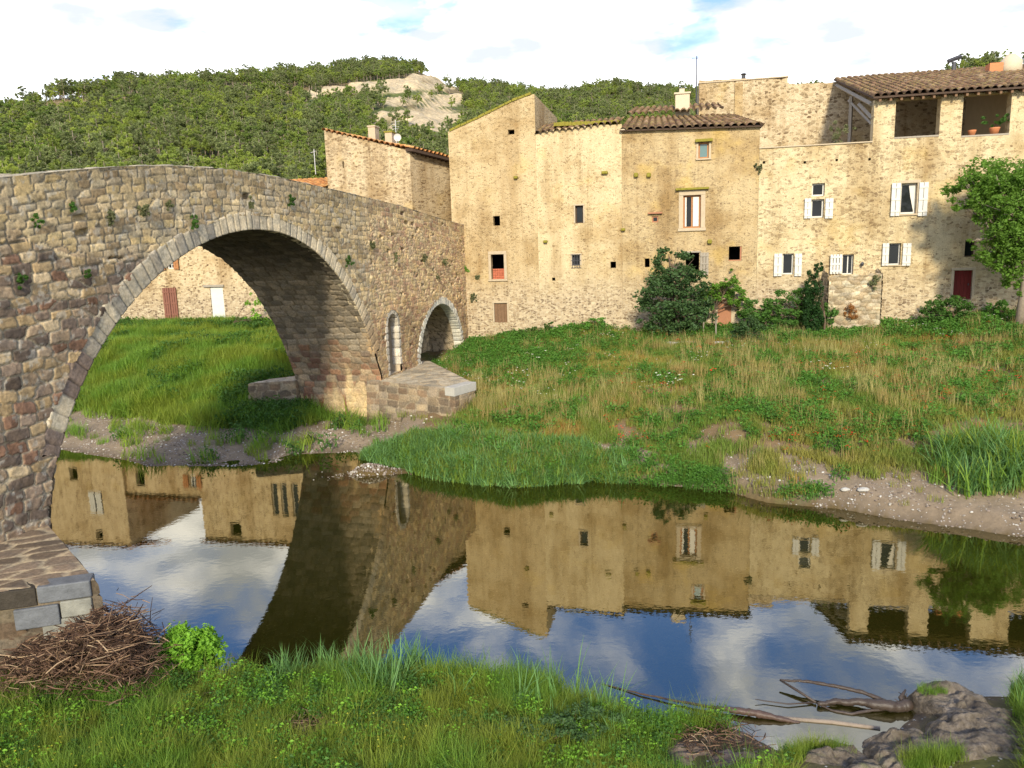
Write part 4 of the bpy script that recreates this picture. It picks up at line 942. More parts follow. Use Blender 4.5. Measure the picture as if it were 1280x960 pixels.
# ---- second house
B_ = root_at('stone_house', 'pale limewashed house between the slanting tower house and the tiled house, mossy low eave', Q, 2.)
hB = {'w': H_(719, 257, 729, 279), 'bar': H_(715, 319, 725, 332), 'sm': H_(763, 327, 770, 335), 'n': H_(690, 347, 694, 351)}
wall('wall', B_, Q, [(af(668, 119)[0]+.004, af(670, 168)[1]), af(700, 160), af(740, 157), (af(777, 157)[0], af(777, 155)[1])], .8, list(hB.values()), MF_B, 7, seed=2, jag=.03)
for k in ('w', 'sm', 'n'): void(B_, hB[k], Q)
framing(B_, hB['w'], Q, M_darkwood, n=.2); framing(B_, hB['bar'], Q, M_iron, n=.18)
mb = MB(); a, b, z0_, z1_ = hB['bar'][:4]
for f in (.05, .35, .65, .95): x_ = a+(b-a)*f; mb.box(FR(Q), x_-.012, x_+.012, -.03, -.005, z0_-.12, z1_+.05)
for z in (z0_-.1, (z0_+z1_)/2, z1_+.03): mb.box(FR(Q), a-.05, b+.05, -.05, -.031, z-.01, z+.01)
mb.build('window_grille', M_iron, B_)
surround(B_, hB['w'], Q, w_=.07, sill=False); surround(B_, hB['bar'], Q, w_=.08, sill=False)
for u0, v0 in ((756, 216), (779, 287), (682, 302), (645, 222)): moss_stone(B_, u0, v0, w_=.30 if u0 == 756 else .2)
eA = P3(af(668, 165)[0]+.02, -.16, af(670, 168)[1]+.02); eB = P3(af(777, 157)[0], -.16, af(777, 156)[1]+.06)
rA = P3(af(668, 165)[0]+.02, 2.6, af(670, 168)[1]+.75); rB = P3(af(777, 157)[0], 2.6, af(777, 156)[1]+.72)
tile_roof('roof', B_, eA, eB, rB, rA, M_tile, 7, .30)
mb = MB(); a0_, z0_ = af(690, 160); a1_, z1_ = af(774, 157); n = 44
for i in range(n):
    f = i/n; mb.box(FR(Q), a0_+(a1_-a0_)*f, a0_+(a1_-a0_)*(f+.95/n), .5+rg.random()*.05, .95, z0_+(z1_-z0_)*f+.16, z0_+(z1_-z0_)*f+.30+.05*rg.random())
mb.build('moss_ridge', M_moss, B_)
# ---- third house, tiled roof
C_ = root_at('stone_house', 'greyish stone house with brown tile roof and pale chimney in the middle of the row', Q, 8.)
hC = {'sm': H_(806, 323, 812, 334), 'brick': H_(815, 270, 823, 278), 'top': H_(873, 178, 886, 198), 'tall': H_(854, 244, 876, 285), 'low': H_(857, 316, 874, 341), 'red': H_(911, 308, 927, 326), 'arch': H_(897, 381, 914, 400, d=.2)}
aC0, aC1 = af(777, 157)[0]+.004, af(950, 157)[0]
wall('wall', C_, Q, [(aC0, af(784, 163)[1]), (aC1, af(949, 158)[1])], .8, list(hC.values()), MF_C, 7.5, seed=3, jag=.01)
void(C_, hC['sm'], Q); void(C_, hC['red'], Q, 2.2); void(C_, hC['low'], Q, 2.4)
framing(C_, hC['brick'], Q, M_redframe, n=.06, w_=.06); framing(C_, hC['top'], Q, M_orangeshut, n=.10, glass=M_glass2, w_=.07)
surround(C_, hC['top'], Q, M_surround, .10, .03, sill=True, lintel=False)
wt = framing(C_, hC['tall'], Q, M_orangeshut, bars=(.5,), n=.14, w_=.07); surround(C_, hC['tall'], Q, M_surround, .2, .03)
a, b, z0_, z1_ = hC['tall'][:4]
mb = MB(); mb.box(FR(Q), a+(b-a)*.56, b-.09, .125, .135, z0_+.08, z1_-.08); mb.box(FR(Q), a+.08, a+.15, .125, .135, z0_+.08, z1_-.08); mb.build('curtain', M_curtain, wt)
mb = MB(); mb.box(FR(Q), a-.35, b+.35, -.20, .0, z1_+.24, z1_+.33); mb.build('mossy_cornice', M_moss, C_)
a, b, z0_, z1_ = hC['top'][:4]; mb = MB(); mb.box(FR(Q), a-.14, b+.16, -.20, .0, z1_+.02, z1_+.14); mb.build('mossy_lintel', M_moss, C_)
a, b, z0_, z1_ = hC['brick'][:4]; mb = MB(); mb.box(FR(Q), a-.18, b+.18, -.16, .0, z1_+.10, z1_+.17); mb.build('little_canopy', M_redframe, C_)
a, b, z0_, z1_ = hC['red'][:4]; mb = MB(); mb.box(FR(Q), b-.07, b, .03, .10, z0_, z1_); mb.box(FR(Q), a, b-.07, .03, .10, z0_, z0_+.05); mb.build('window_frame', M_redframe, C_)
a, b, z0_, z1_ = hC['low'][:4]; shutter(C_, b+.03, b+.43, z0_-.1, z1_, Q, M_greywood, .05); surround(C_, hC['low'], Q, M_greywood, .07, .03, sill=False, sides=False)
for u0, v0 in ((795, 219), (811, 219), (887, 302)): moss_stone(C_, u0, v0, w_=.2, h_=.2)
a, b, z0_, z1_ = hC['arch'][:4]; mb = MB(); n = 14; zs_ = z0_
pts = [(a, z0_-.7), (b, z0_-.7), (b, z1_)]+[((a+b)/2+(b-a)/2*cos(pi*i/n), z1_+(b-a)*.42*sin(pi*i/n)) for i in range(1, n)]+[(a, z1_)]
mb.add([P3(x_, -.035, z) for x_, z in pts]+[P3(x_, .03, z) for x_, z in pts], [tuple(range(len(pts)))]+[(i, len(pts)+i, len(pts)+(i+1) % len(pts), (i+1) % len(pts)) for i in range(len(pts))])
mb.build('arched_door', M_redframe, C_)
mb = MB(); pr = [((a+b)/2+((b-a)/2+.0)*cos(pi*i/n), z1_+(b-a)*.42*sin(pi*i/n)) for i in range(n+1)]; po = [((a+b)/2+((b-a)/2+.16)*cos(pi*i/n), z1_+((b-a)*.42+.16)*sin(pi*i/n)) for i in range(n+1)]
pr = [(b, z0_-.7)]+pr+[(a, z0_-.7)]; po = [(b+.16, z0_-.7)]+po+[(a-.16, z0_-.7)]
for i in range(len(pr)-1): mb.add([P3(*(q_[0], -.06, q_[1])) for q_ in (pr[i], po[i], po[i+1], pr[i+1])]+[P3(q_[0], .02, q_[1]) for q_ in (pr[i], po[i], po[i+1], pr[i+1])], [(0, 1, 2, 3), (1, 5, 6, 2), (0, 3, 7, 4)])
mb.build('door_arch', M_surround, C_)
ze = af(784, 163)[1]+.02; ze1 = af(949, 158)[1]+.02
tile_roof('roof', C_, P3(aC0-.1, -.25, ze), P3(aC1+.12, -.25, ze1), P3(aC1-1.0, 3.0, ze1+.98), P3(aC0+.15, 3.0, ze+1.02), M_tile, 11, .33)
tile_roof('roof', C_, P3(aC0+.0, 2.6, ze+1.12), P3(aC0+4.7, 2.6, ze+1.05), P3(aC0+4.5, 4.8, ze+1.72), P3(aC0+.3, 4.8, ze+1.75), M_tile, 12, .33)
tile_roof('roof', C_, P3(aC1-.2, 7.4, ze1+.0), P3(aC1+.15, -.2, ze1), P3(aC1-1.0, 3.0, ze1+1.0), P3(aC1-1.2, 4.5, ze1+1.0), M_tile, 13, .33)
slab_poly('eave_boards', C_, [P3(aC0-.08, -.2, ze-.01), P3(aC1+.1, -.2, ze1-.01), P3(aC1-1.0, 2.95, ze1+.93), P3(aC0+.15, 2.95, ze+.97)], .06, M_darkwood)
mb = MB(); mb.box(FR(Q), aC0-.08, aC0+.15, -.2, 4.8, ze-.02, ze+.03); mb.add([P3(aC0-.05, 0, ze), P3(aC0-.05, 3, ze), P3(aC0+.1, 3, ze+1.0)], [(0, 1, 2)]); mb.build('verge_wall', M_render, C_)
ac0, zc1 = onplane(844, 118, Q+NB*3.2, T); ac1, zc0 = onplane(862, 142, Q+NB*3.2, T)
mb = MB(); mb.box(FR(Q), ac0, ac1, 3.2, 3.9, zc0-.6, zc1); o = mb.build('chimney', M_render, C_); b_ = o.modifiers.new('b', 'BEVEL'); b_.width = .03
mb = MB(); mb.box(FR(Q), ac0-.05, ac1+.05, 3.15, 3.95, zc1+.002, zc1+.08); mb.box(FR(Q), ac0+.2, ac0+.45, 3.35, 3.75, zc1+.082, zc1+.28); mb.build('chimney_cap', M_render, o)
mb = MB(); q_ = Q+NB*5
a5, z5 = onplane(871, 70, q_, T); _, z5b = onplane(871, 150, q_, T); p_ = P3(a5, 5, z5b); mb.tube([p_, (p_[0], p_[1], z5)], .03, 6)
for dz in (.0,): mb.tube([(p_[0]-.25, p_[1], z5-.1), (p_[0]+.12, p_[1], z5-.1)], .015, 4)
o = mb.build('aerial_mast', M_iron); props(o, 'thin tall aerial mast standing at the left corner of the raised terrace wall', 'aerial')

# ---- right house with the terrace and the roofed loggia
D_h = root_at('stone_house', 'bright stone house with white shutters and a roofed loggia on top', Q, 17)
hD = dict(tr1=H_(1015, 229, 1031, 245), tr2=H_(1014, 249, 1030, 272), l1=H_(978, 317, 992, 343), l2=H_(1053, 318, 1067, 343), up=H_(1126, 229, 1146, 267), l3=H_(1111, 304, 1126, 331), rs=H_(1206, 300, 1219, 321), door=H_(1192, 338, 1215, 374, d=.16),
          lo1=H_(1119, 125, 1175, 172, d=.5), lo2=H_(1203, 122, 1263, 170, d=.5))
holes_s = [H_(u-1.6, v-1.6, u+1.6, v+1.6, d=.25) for u, v in ((955, 203), (1006, 203), (1046, 200), (1087, 199), (1241, 197))]
aD0, aD1 = af(950, 160)[0]+.004, af(1092, 150)[0]; zt = af(1000, 183)[1]; zt2 = af(1090, 178)[1]; zE = af(1119, 122)[1]+.02
aR = af(1500, 200)[0]
_, zlt = fpx(1119, 123.5); hD['lo1'] = hD['lo1'][:3]+(zlt-.04, .5); hD['lo2'] = hD['lo2'][:3]+(zlt-.04, .5)
hD['lo3'] = (hD['lo2'][1]+1.6, hD['lo2'][1]+4.2, hD['lo2'][2], zlt-.04, .5)
wall('wall', D_h, Q, [(aD0, zt), (aD1, zt2), (aD1+.002, zlt+.02), (aR, zlt+.02)], .8, list(hD.values())+holes_s, MF_D, 8.6, side=False, jag=.012, seed=4)
for h in holes_s: void(D_h, h, Q, .6, 'putlog_hole')
# floors, back wall, side pieces
mb = MB(); mb.box(FR(Q), aD0, aR, .502, 8.6, zt2-.25, zt2-.02); mb.build('terrace_floor', M_surround, D_h)
mb = MB(); mb.box(FR(Q), aD0-.02, aD1, -.06, .52, zt+.0, zt+.05); o = mb.build('terrace_coping', M_surround, D_h)
mb = MB(); mb.box(FR(Q), aR, aR+.4, 0, 8.6, .8, zlt+.0); mb.box(FR(Q), aD0+.0, aR, 8.2, 8.58, .8, zt2); mb.build('rear_wall', MF_T, D_h)
mb = MB(); xp0, xp1 = hD['lo2'][1]+.9, hD['lo2'][1]+1.1; mb.hexa([P3(a_, n_, zt2) for a_, n_ in ((xp0, .51), (xp1, .51), (xp1, 8.15), (xp0, 8.15))]+[P3(a_, n_, z_) for a_, n_, z_ in ((xp0, .51, zlt-.05), (xp1, .51, zlt-.05), (xp1, 8.15, zlt+1.9), (xp0, 8.15, zlt+1.9))]); mb.build('room_partition', M_plasterroom, D_h)
# loggia room: partition between bays stays open; windows and shutters
surround(D_h, hD['up'], Q, M_surround, .12, .02, sill=True); surround(D_h, hD['l3'], Q, M_surround, .08, .015, sill=True, lintel=False, sides=False)
framing(D_h, hD['tr1'], Q, M_white, n=.18, w_=.07); framing(D_h, hD['tr2'], Q, M_white, n=.18, w_=.07)
framing(D_h, hD['l1'], Q, M_white, n=.16, w_=.06); framing(D_h, hD['l2'], Q, M_white, n=.2, w_=.05, bars=(.55,)); wu = framing(D_h, hD['up'], Q, M_white, n=.2, w_=.07)
framing(D_h, hD['l3'], Q, M_white, n=.18, w_=.05); void(D_h, hD['rs'], Q); framing(D_h, hD['rs'], Q, M_darkwood, n=.2)
a, b, z0_, z1_ = hD['up'][:4]; V = [P3(a+(b-a)*f, .190, z) for f, z in ((.55, z1_-.09), (.9, z1_-.09), (.9, z0_+.1), (.82, z0_+.3), (.66, z0_+.75))]
mesh_obj('curtain', V, [(4, 3, 2, 1, 0)], M_curtain, wu)
for (u0, v0, u1, v1, sw) in ((1005, 248, 1013.5, 273, .03), (1031, 248, 1041, 273, .03), (967, 317, 977.5, 345, .02), (993, 317, 1002, 345, .02), (1036.5, 318, 1052.5, 342, .10), (1113, 229, 1125, 270, .04), (1147.5, 228, 1159, 270, .04), (1102, 304, 1110.5, 332, .03), (1127.5, 304, 1138, 332, .03)):
    r_ = rect(u0, v0, u1, v1); shutter(D_h, r_[0], r_[1], r_[2], r_[3], Q, M_white, sw, 'r' if u0 in (1005, 967, 1036.5, 1113, 1102) else 'l')
a, b, z0_, z1_ = hD['door'][:4]; surround(D_h, hD['door'], Q, M_surround, .11, .02, sill=False); mb = MB()
for i in range(5): mb.box(FR(Q), a+(b-a)*i/5+.003, a+(b-a)*(i+1)/5-.003, .10+.004*(i % 2), .15, z0_-.3, z1_)
dr = mb.build('door', M_redpaint, D_h); mb = MB(); mb.box(FR(Q), b-.14, b-.10, .06, .10, (z0_+z1_)/2-.03, (z0_+z1_)/2+.05); mb.build('handle', M_iron, dr)
a, z = fpx(1077, 329); p = P3(a, 0, z); mb = MB(); mb.tube([p, P3(a, -.16, z+.05)], .015, 5); mb.tube([P3(a, -.16, z+.06), P3(a, -.16, z-.02), P3(a, -.16, z-.12)], [.04, .075, .045], 8); mb.build('wall_lamp', M_iron, D_h)
# wooden railings / sills of the loggia
mb = MB()
for k in ('lo1', 'lo2'): a, b, z0_, z1_ = hD[k][:4]; mb.box(FR(Q), a+.002, b-.002, -.02, .3, z0_+.002, z0_+.07)
mb.build('opening_sill', M_greywood, D_h)
# loggia roof
fl = np.array(P3(aD1-.15, -.45, zE+.02)); frr = np.array(P3(aR+.4, -.45, zE+.02)); rise = 2.55
bl = np.array(P3(aD1-.15, 8.7, zE+.02+rise)); br = np.array(P3(aR+.4, 8.7, zE+.02+rise))
tile_roof('roof', D_h, fl, frr, br, bl, M_tile, 21, .30)
slab_poly('roof_boards', D_h, [fl-[0, 0, .02], frr-[0, 0, .02], br-[0, 0, .02], bl-[0, 0, .02]], .07, M_darkwood)
mb = MB()
for k in range(34):   # rafter ends and rafters
    a = aD1+.1+k*.42; 
    if a > aR: break
    s0 = [P3(a+da, -.38 if e == 0 else 8.5, zE-.07+(rise*(0.0 if e == 0 else .965))-dz) for dz in (.13, 0) for da, e in ((0, 0), (.09, 0), (.09, 1), (0, 1))]
    mb.hexa(s0)
mb.build('rafter_row', M_wood, D_h)
mb = MB(); zb1 = zE+.02
def beam(p0, p1, r_=.1): mb.tube([p0, p1], r_, 4)
beam(P3(aD1-.05, .3, zE-.18), P3(aD1-.05, 8.4, zE-.18+rise*.92), .10); beam(P3(aD1+.05, .5, zE-1.0), P3(aD1+.05, 5.6, zE+.9), .07); beam(P3(aD1+.05, 5.0, zt2), P3(aD1+.05, 5.0, zE+1.0), .1)
beam(P3(aD1+.05, .4, zt2+1.05), P3(aD1+.05, 3.2, zE+.3), .10)
mb.build('roof_truss', M_greywood, D_h)
# setback wall behind the terrace
Q9 = Q+NB*8.6
T_h = thing('stone_house', 'tall plain stone wall set back behind the open terrace, stepped along its top', 'house', P3(16, 8.6, 11), None)
s9 = lambda u, v: onplane(u, v, Q9, T)
wall('wall', T_h, Q9, [s9(874, 101), (s9(985, 97)[0]-.01, s9(985, 97)[1]), (s9(985, 97)[0], s9(988, 105)[1]), s9(1047, 103), (s9(1047, 103)[0]+14, s9(1047, 103)[1])], 3, [], MF_T, 5, seed=9, jag=.05)
pa, _ = s9(918, 130); pb, _ = s9(928, 130); _, pz_ = s9(922, 99); mb = MB(); mb.box(FR(Q9), pa, pb, -.10, .0, 10, pz_-.2); mb.build('pilaster_strip', MF_A, T_h)
mb = MB(); mb.box(FR(Q9), s9(874, 100)[0]-.05, s9(985, 97)[0]+.03, -.06, .5, s9(985, 97)[1]+.03, s9(985, 97)[1]+.09); mb.build('coping', M_surround, T_h)
mb = MB(); a_, z_ = s9(930, 93); mb.tube([P3(a_, .3, z_-.4, Q9), P3(a_, .3, z_, Q9)], .12, 8); mb.tube([P3(a_, .3, z_+.05, Q9), P3(a_, .3, z_+.12, Q9)], [.2, .1], 8); mb.build('roof_vent', M_iron, T_h)
# building to the right behind with slate-grey roof, pipes
Q12 = Q+NB*11.5
R_h = thing('roof_top_house', 'house with pale grey roof just showing above the loggia roof at far right', 'house', P3(26, 11.5, 11))
s12 = lambda u, v: onplane(u, v, Q12, T)
a0_, z0_ = s12(1216, 104); a1_, z1_ = s12(1290, 104)
wall('wall', R_h, Q12, [(a0_, z0_), (a1_+6, z0_)], 3, [], MF_T, 8, seed=12)
M_greyroof = simple('grey_roof_sheet', (.36, .37, .40), .6, .25, 3, .2)
slab_poly('roof', R_h, [P3(a0_-.2, -.3, z0_+.0, Q12), P3(a1_+6, -.3, z0_, Q12), P3(a1_+6, 5, z0_+1.2, Q12), P3(a0_-.2, 5, z0_+1.2, Q12)], .12, M_greyroof)
mb = MB(); mb.tube([P3(a0_-.3, 5.0, z0_+1.27, Q12), P3(a1_+6, 5.0, z0_+1.27, Q12)], .13, 8); mb.build('ridge_tiles', M_tile2, R_h)
a_, z_ = s12(1238, 78); mb = MB(); mb.tube([P3(a_, 4, z0_+.5, Q12), P3(a_, 4, z_, Q12)], .15, 10); mb.build('flue_pipe', M_brick, R_h)
mb = MB(); mb.tube([P3(a_, 4, z_+.02, Q12), P3(a_, 4, z_+.25, Q12)], [.22, .14], 10); mb.build('flue_cap', M_metal, R_h)
# small rounded chimney on the loggia roof
k = 6.; q_ = Q+NB*k; a_, z_ = onplane(1262, 97, q_, T); zr = zE+.02+rise*(k+.45)/9.15
ch = MB(); ch.tube([P3(a_, k, zr-.2), P3(a_, k, zr+.45), P3(a_, k, zr+.75)], [.5, .48, .2], 14); ch.build('chimney', M_render, D_h, True)
ch = MB(); ch.box(FR(Q), a_-1.0, a_-.42, k-.3, k+.3, zr-.2, zr+.38); ch.build('chimney', M_terracotta, D_h)
ch = MB(); a2_, z2_ = onplane(1209, 92, q_, T); ch.tube([P3(a2_, 8, zr+.3), P3(a2_, 8, zr+1.0)], .1, 8); ch.tube([P3(a2_-.3, 8, zr+1.05), P3(a2_+.3, 8, zr+1.25)], .12, 6); ch.build('chimney_cowl', M_iron, D_h)
# pots on the loggia sill
for i, (u_, s_, lab) in enumerate(((1216, .16, 'empty low terracotta pot on the loggia sill, left of the potted shrub'), (1244, .2, 'terracotta pot with a leafy green shrub on the sill of the right loggia opening'))):
    a_, z_ = fpx(u_, 169); z_ = hD['lo2'][2]+.073; rt_ = thing('flower_pot', lab, 'flower pot', P3(a_, .12, z_)); mb = MB(); mb.tube([P3(a_, .12, z_), P3(a_, .12, z_+s_*1.1), P3(a_, .12, z_+s_*1.3)], [s_*.7, s_, s_*1.08], 12); mb.build('pot', M_terracotta, rt_, True)
    if i:
        P = blob_points([(*P3(a_+dx_, .15, z_+.5), .42, .22, .28) for dx_ in (-.35, .05, .4)], 420, np.random.default_rng(5), .2); V, F = leaf_cards(P, .10, np.random.default_rng(6)); mesh_obj('shrub', V, F, ML_shrub, rt_)
# plant on the terrace
p = P3(*(onplane(1050, 168, Q+NB*1.2, T)[0], 1.2, zt2)); 
plant('terrace_plant', 'pale airy shrub growing on the open terrace beside the loggia', 'shrub', p, [(0, 0, .55, .45, .35, .5), (-.3, 0, .8, .3, .3, .35), (.35, 0, .75, .35, .3, .3)], 700, .09, ML_olive, 12, (.02, .35))

# ---- dovetail house behind the bridge end (left of the tower)
Q3 = Q2.copy()
L_h = thing('stone_house', 'stone house behind the bridge end left of the tower house, slanting top edge', 'house', P3(-7, 0, 2.5, Q2))
l1 = fpx(405, 163, Q2); l2 = fpx(512, 188, Q2); hs_ = H_(428, 201.5, 430, 210, q=Q2, d=.2)
wall('wall', L_h, Q2, [l1, l2], 1.5, [hs_], MF_L, 6, seed=21, jag=.02); void(L_h, hs_, Q2, .8)
pL = np.array(P3(l2[0], 0, 0, Q2)[:2]); TL = np.array([.62, .785]); TL /= np.hypot(*TL); NL = np.array([-TL[1], TL[0]])
zA = onplane(514, 189, pL, TL)[1]; eL, zB = onplane(562, 204, pL, TL)
mb = MB(); P = [pL, pL+TL*(eL+.5)]; mb.add([(P[0][0], P[0][1], 1.5), (P[1][0], P[1][1], 1.5), (P[1][0], P[1][1], zB), (P[0][0], P[0][1], zA)], [(0, 1, 2, 3)]); mb.build('side_wall', MF_L, L_h)
zz = [P3(l1[0]-.12, -.12, l1[1]+.05, Q2), P3(l2[0]+.1, -.12, l2[1]+.05, Q2), P3(l2[0]+.1, 5.5, l2[1]+.25, Q2), P3(l1[0]-.12, 5.5, l1[1]+.25, Q2)]
tile_roof('roof', L_h, zz[0], zz[1], zz[2], zz[3], M_tile2, 31, .30)
nl = -NL*1.0 if (-NL)[1] < 0 else NL
e0_ = pL-TL*.2; e1_ = pL+TL*(eL+.5)
def p3(p, off, z): r_ = p+nl*off; return np.array([r_[0], r_[1], z])
tile_roof('roof', L_h, p3(e0_, .45, zA+.10), p3(e1_, .45, zB+.14), p3(e1_, -2.5, zB+.75), p3(e0_, -2.5, zA+.75), M_tile2, 32, .30)
slab_poly('eave_boards', L_h, [p3(e0_, .40, zA+.08), p3(e1_, .40, zB+.12), p3(e1_, -.1, zB+.16), p3(e0_, -.1, zA+.13)], .14, M_darkwood)
mb = MB()
for i in range(12): e = e0_+(e1_-e0_)*(i+.3)/12; z = zA+(zB-zA)*(i+.3)/12; mb.tube([p3(e, .36, z-.02), p3(e, -.02, z-.02)], .055, 4)
mb.build('rafter_row', M_darkwood, L_h)
for (u_, vt_, w_, m) in ((465, 159, .20, M_surround), (486, 166, .2, M_moss)):
    a_, z_ = onplane(u_, vt_, Q2+NB*2.5, T); mb = MB(); mb.box(FR(Q2), a_-w_, a_+w_, 2.4, 3.0, z_-1.6, z_); mb.build('chimney', M_surround, L_h)
    mb = MB(); mb.box(FR(Q2), a_-w_-.04, a_+w_+.04, 2.36, 3.04, z_+.002, z_+.08); mb.build('chimney_cap', m, L_h)
a_, z_ = onplane(497, 172, Q2+NB*2, T); o = MB(); c_0 = np.array(P3(a_, 2, z_, Q2)); V = [c_0]; F = []
for j in range(1, 5):
    for i in range(16): V.append(c_0+np.array([.20*j/4*cos(i*pi/8), -.06*(j/4)**2, .20*j/4*sin(i*pi/8)]))
for i in range(16): F.append((0, 1+i, 1+(i+1) % 16))
for j in range(3):
    for i in range(16): F.append((1+j*16+i, 1+(j+1)*16+i, 1+(j+1)*16+(i+1) % 16, 1+j*16+(i+1) % 16))
dish = thing('satellite_dish', 'white satellite dish beside an aerial on the slanting roof behind the bridge end', 'satellite dish', tuple(c_0))
mesh_obj('dish', V, F, M_white, dish, smooth=True); mb = MB(); mb.tube([c_0+[0, .05, 0], c_0+[0, .15, -1.2]], .03, 6); mb.build('mast', M_metal, dish); mb = MB(); mb.tube([c_0+[0, 0, -.3], c_0+[0, -.4, -.1]], .015, 5); mb.build('arm', M_metal, dish)
a_, z_ = onplane(494, 150, Q2+NB*3, T); p = P3(a_, 3, z_, Q2); mb = MB(); mb.tube([(p[0], p[1], z_-2.6), p], .02, 5)
for i in range(4): mb.tube([(p[0]-.25+.03*i, p[1], z_-.1-.12*i), (p[0]+.25-.03*i, p[1], z_-.1-.12*i)], .008, 4)
o = mb.build('aerial', M_metal); props(o, 'small television aerial sticking up just left of the satellite dish', 'aerial')
# ---- houses behind the bridge, seen through the arch and mirrored in the river
GB = 'houses behind the bridge, seen through the arch'
Hh = thing('stone_house', 'pale house behind the arch with a white door, orange tile roof showing over the parapet', 'house', P3(-16, 0, 2.7, Q2))
zH = 10.1; aH0, aH1 = -19.25, l1[0]-.01
q2 = lambda *r, d=.3: (*rect(*r, q=Q2), d)
hH = dict(door=q2(264, 359, 280, 397), w1=(-17.5, -16.8, 8.9, 9.8, .3), c1=(-14.6, -14.2, 6.4, 8.4, .3), c2=(-14.0, -13.6, 6.4, 8.4, .3), c3=(-13.3, -12.9, 6.4, 8.4, .3))
wall('wall', Hh, Q2, [(aH0, zH), (aH1, zH)], 1.5, list(hH.values()), MF_R, 7, seed=31, jag=.02)
void(Hh, hH['w1'], Q2)
for k in ('c1', 'c2', 'c3'): framing(Hh, hH[k], Q2, M_greywood, n=.15)
a, b, z0_, z1_ = hH['door'][:4]; mb = MB(); mb.box(FR(Q2), a+.02, b, .02, .07, z0_-.1, z1_); mb.build('door', M_white, Hh)
mb = MB(); mb.box(FR(Q2), a-.35, b+.12, -.10, .1, z1_+.02, z1_+.14); mb.build('door_lintel', M_greywood, Hh)
tile_roof('roof', Hh, P3(aH0-.2, -.35, zH-.05, Q2), P3(aH1+.0, -.35, zH-.05, Q2), P3(aH1+.0, 3.5, zH+.85, Q2), P3(aH0-.2, 3.5, zH+.85, Q2), M_tile2, 41, .33)
tile_roof('roof', Hh, P3(aH1+.0, 7.35, zH-.05, Q2), P3(aH0-.2, 7.35, zH-.05, Q2), P3(aH0-.2, 3.5, zH+.85, Q2), P3(aH1+.0, 3.5, zH+.85, Q2), M_tile2, 42, .33)
mb = MB(); p = P3(-11.9, 3.2, zH+1.1, Q2); mb.tube([p, (p[0], p[1], p[2]+1.4)], .025, 5); mb.tube([(p[0]-.2, p[1], p[2]+1.2), (p[0]+.1, p[1], p[2]+1.3)], .015, 4); o = mb.build('aerial', M_metal); props(o, 'short aerial on the orange tiled roof behind the bridge parapet', 'aerial')
Gh = thing('stone_house', 'low stone house seen through the bridge arch with closed brown double shutters', 'house', P3(-21, 0, 2.8, Q2))
zG = 7.5; hG = dict(w=q2(208, 319, 217, 336), sh=q2(206, 360, 222, 397, d=.1), u=(-23.6, -23.0, 5.9, 6.9, .3))
wall('wall', Gh, Q2, [(-24.3, zG), (aH0-.004, zG)], 1.5, list(hG.values()), MF_R, 7, seed=32, jag=.02)
framing(Gh, hG['w'], Q2, M_white, bars=(.5,), hb=(.33, .66), n=.12, w_=.06); void(Gh, hG['u'], Q2)
a, b, z0_, z1_ = hG['w'][:4]; shutter(Gh, a-.42, a-.02, z0_-.05, z1_, Q2, M_orangeshut, .05); shutter(Gh, b+.02, b+.38, z0_-.05, z1_, Q2, M_orangeshut, .05)
a, b, z0_, z1_ = hG['sh'][:4]; m_ = (a+b)/2; shutter(Gh, a-.03, m_-.008, z0_-.05, z1_+.02, Q2, M_brownshut, .0); shutter(Gh, m_+.008, b+.03, z0_-.05, z1_+.02, Q2, M_brownshut, .0)
tile_roof('roof', Gh, P3(-24.3, -.35, zG-.05, Q2), P3(aH0, -.35, zG-.05, Q2), P3(aH0, 3.5, zG+1.1, Q2), P3(-24.3, 3.5, zG+1.1, Q2), M_tile2, 43, .33)
Fh = thing('stone_house', 'ochre house behind the bridge seen only mirrored in the river at the left', 'house', P3(-26, 0, 2.8, Q2))
hF = dict(a=(-28.15, -27.55, 5.8, 6.6, .3), b=(-26.95, -26.0, 7.3, 8.7, .3), c=(-26.8, -26.3, 9.8, 10.4, .3))
wall('wall', Fh, Q2+np.array([0, -.25]), [(-30.3, 10.9), (-24.35, 10.7)], 1.5, list(hF.values()), MF_R, 7, seed=33, jag=.02)
for k in ('a', 'c'): void(Fh, hF[k], Q2+np.array([0, -.25]))
a, b, z0_, z1_ = hF['b'][:4]; m_ = (a+b)/2; shutter(Fh, a+.03, m_-.04, z0_, z1_, Q2+np.array([0, -.2]), M_white, 0); shutter(Fh, m_+.04, b-.03, z0_, z1_, Q2+np.array([0, -.2]), M_white, 0); void(Fh, hF['b'], Q2+np.array([0, -.25]))
tile_roof('roof', Fh, P3(-30.5, -.5, 10.8, Q2), P3(-24.2, -.5, 10.65, Q2), P3(-24.2, 3.5, 11.8, Q2), P3(-30.5, 3.5, 11.9, Q2), M_tile2, 44, .33)
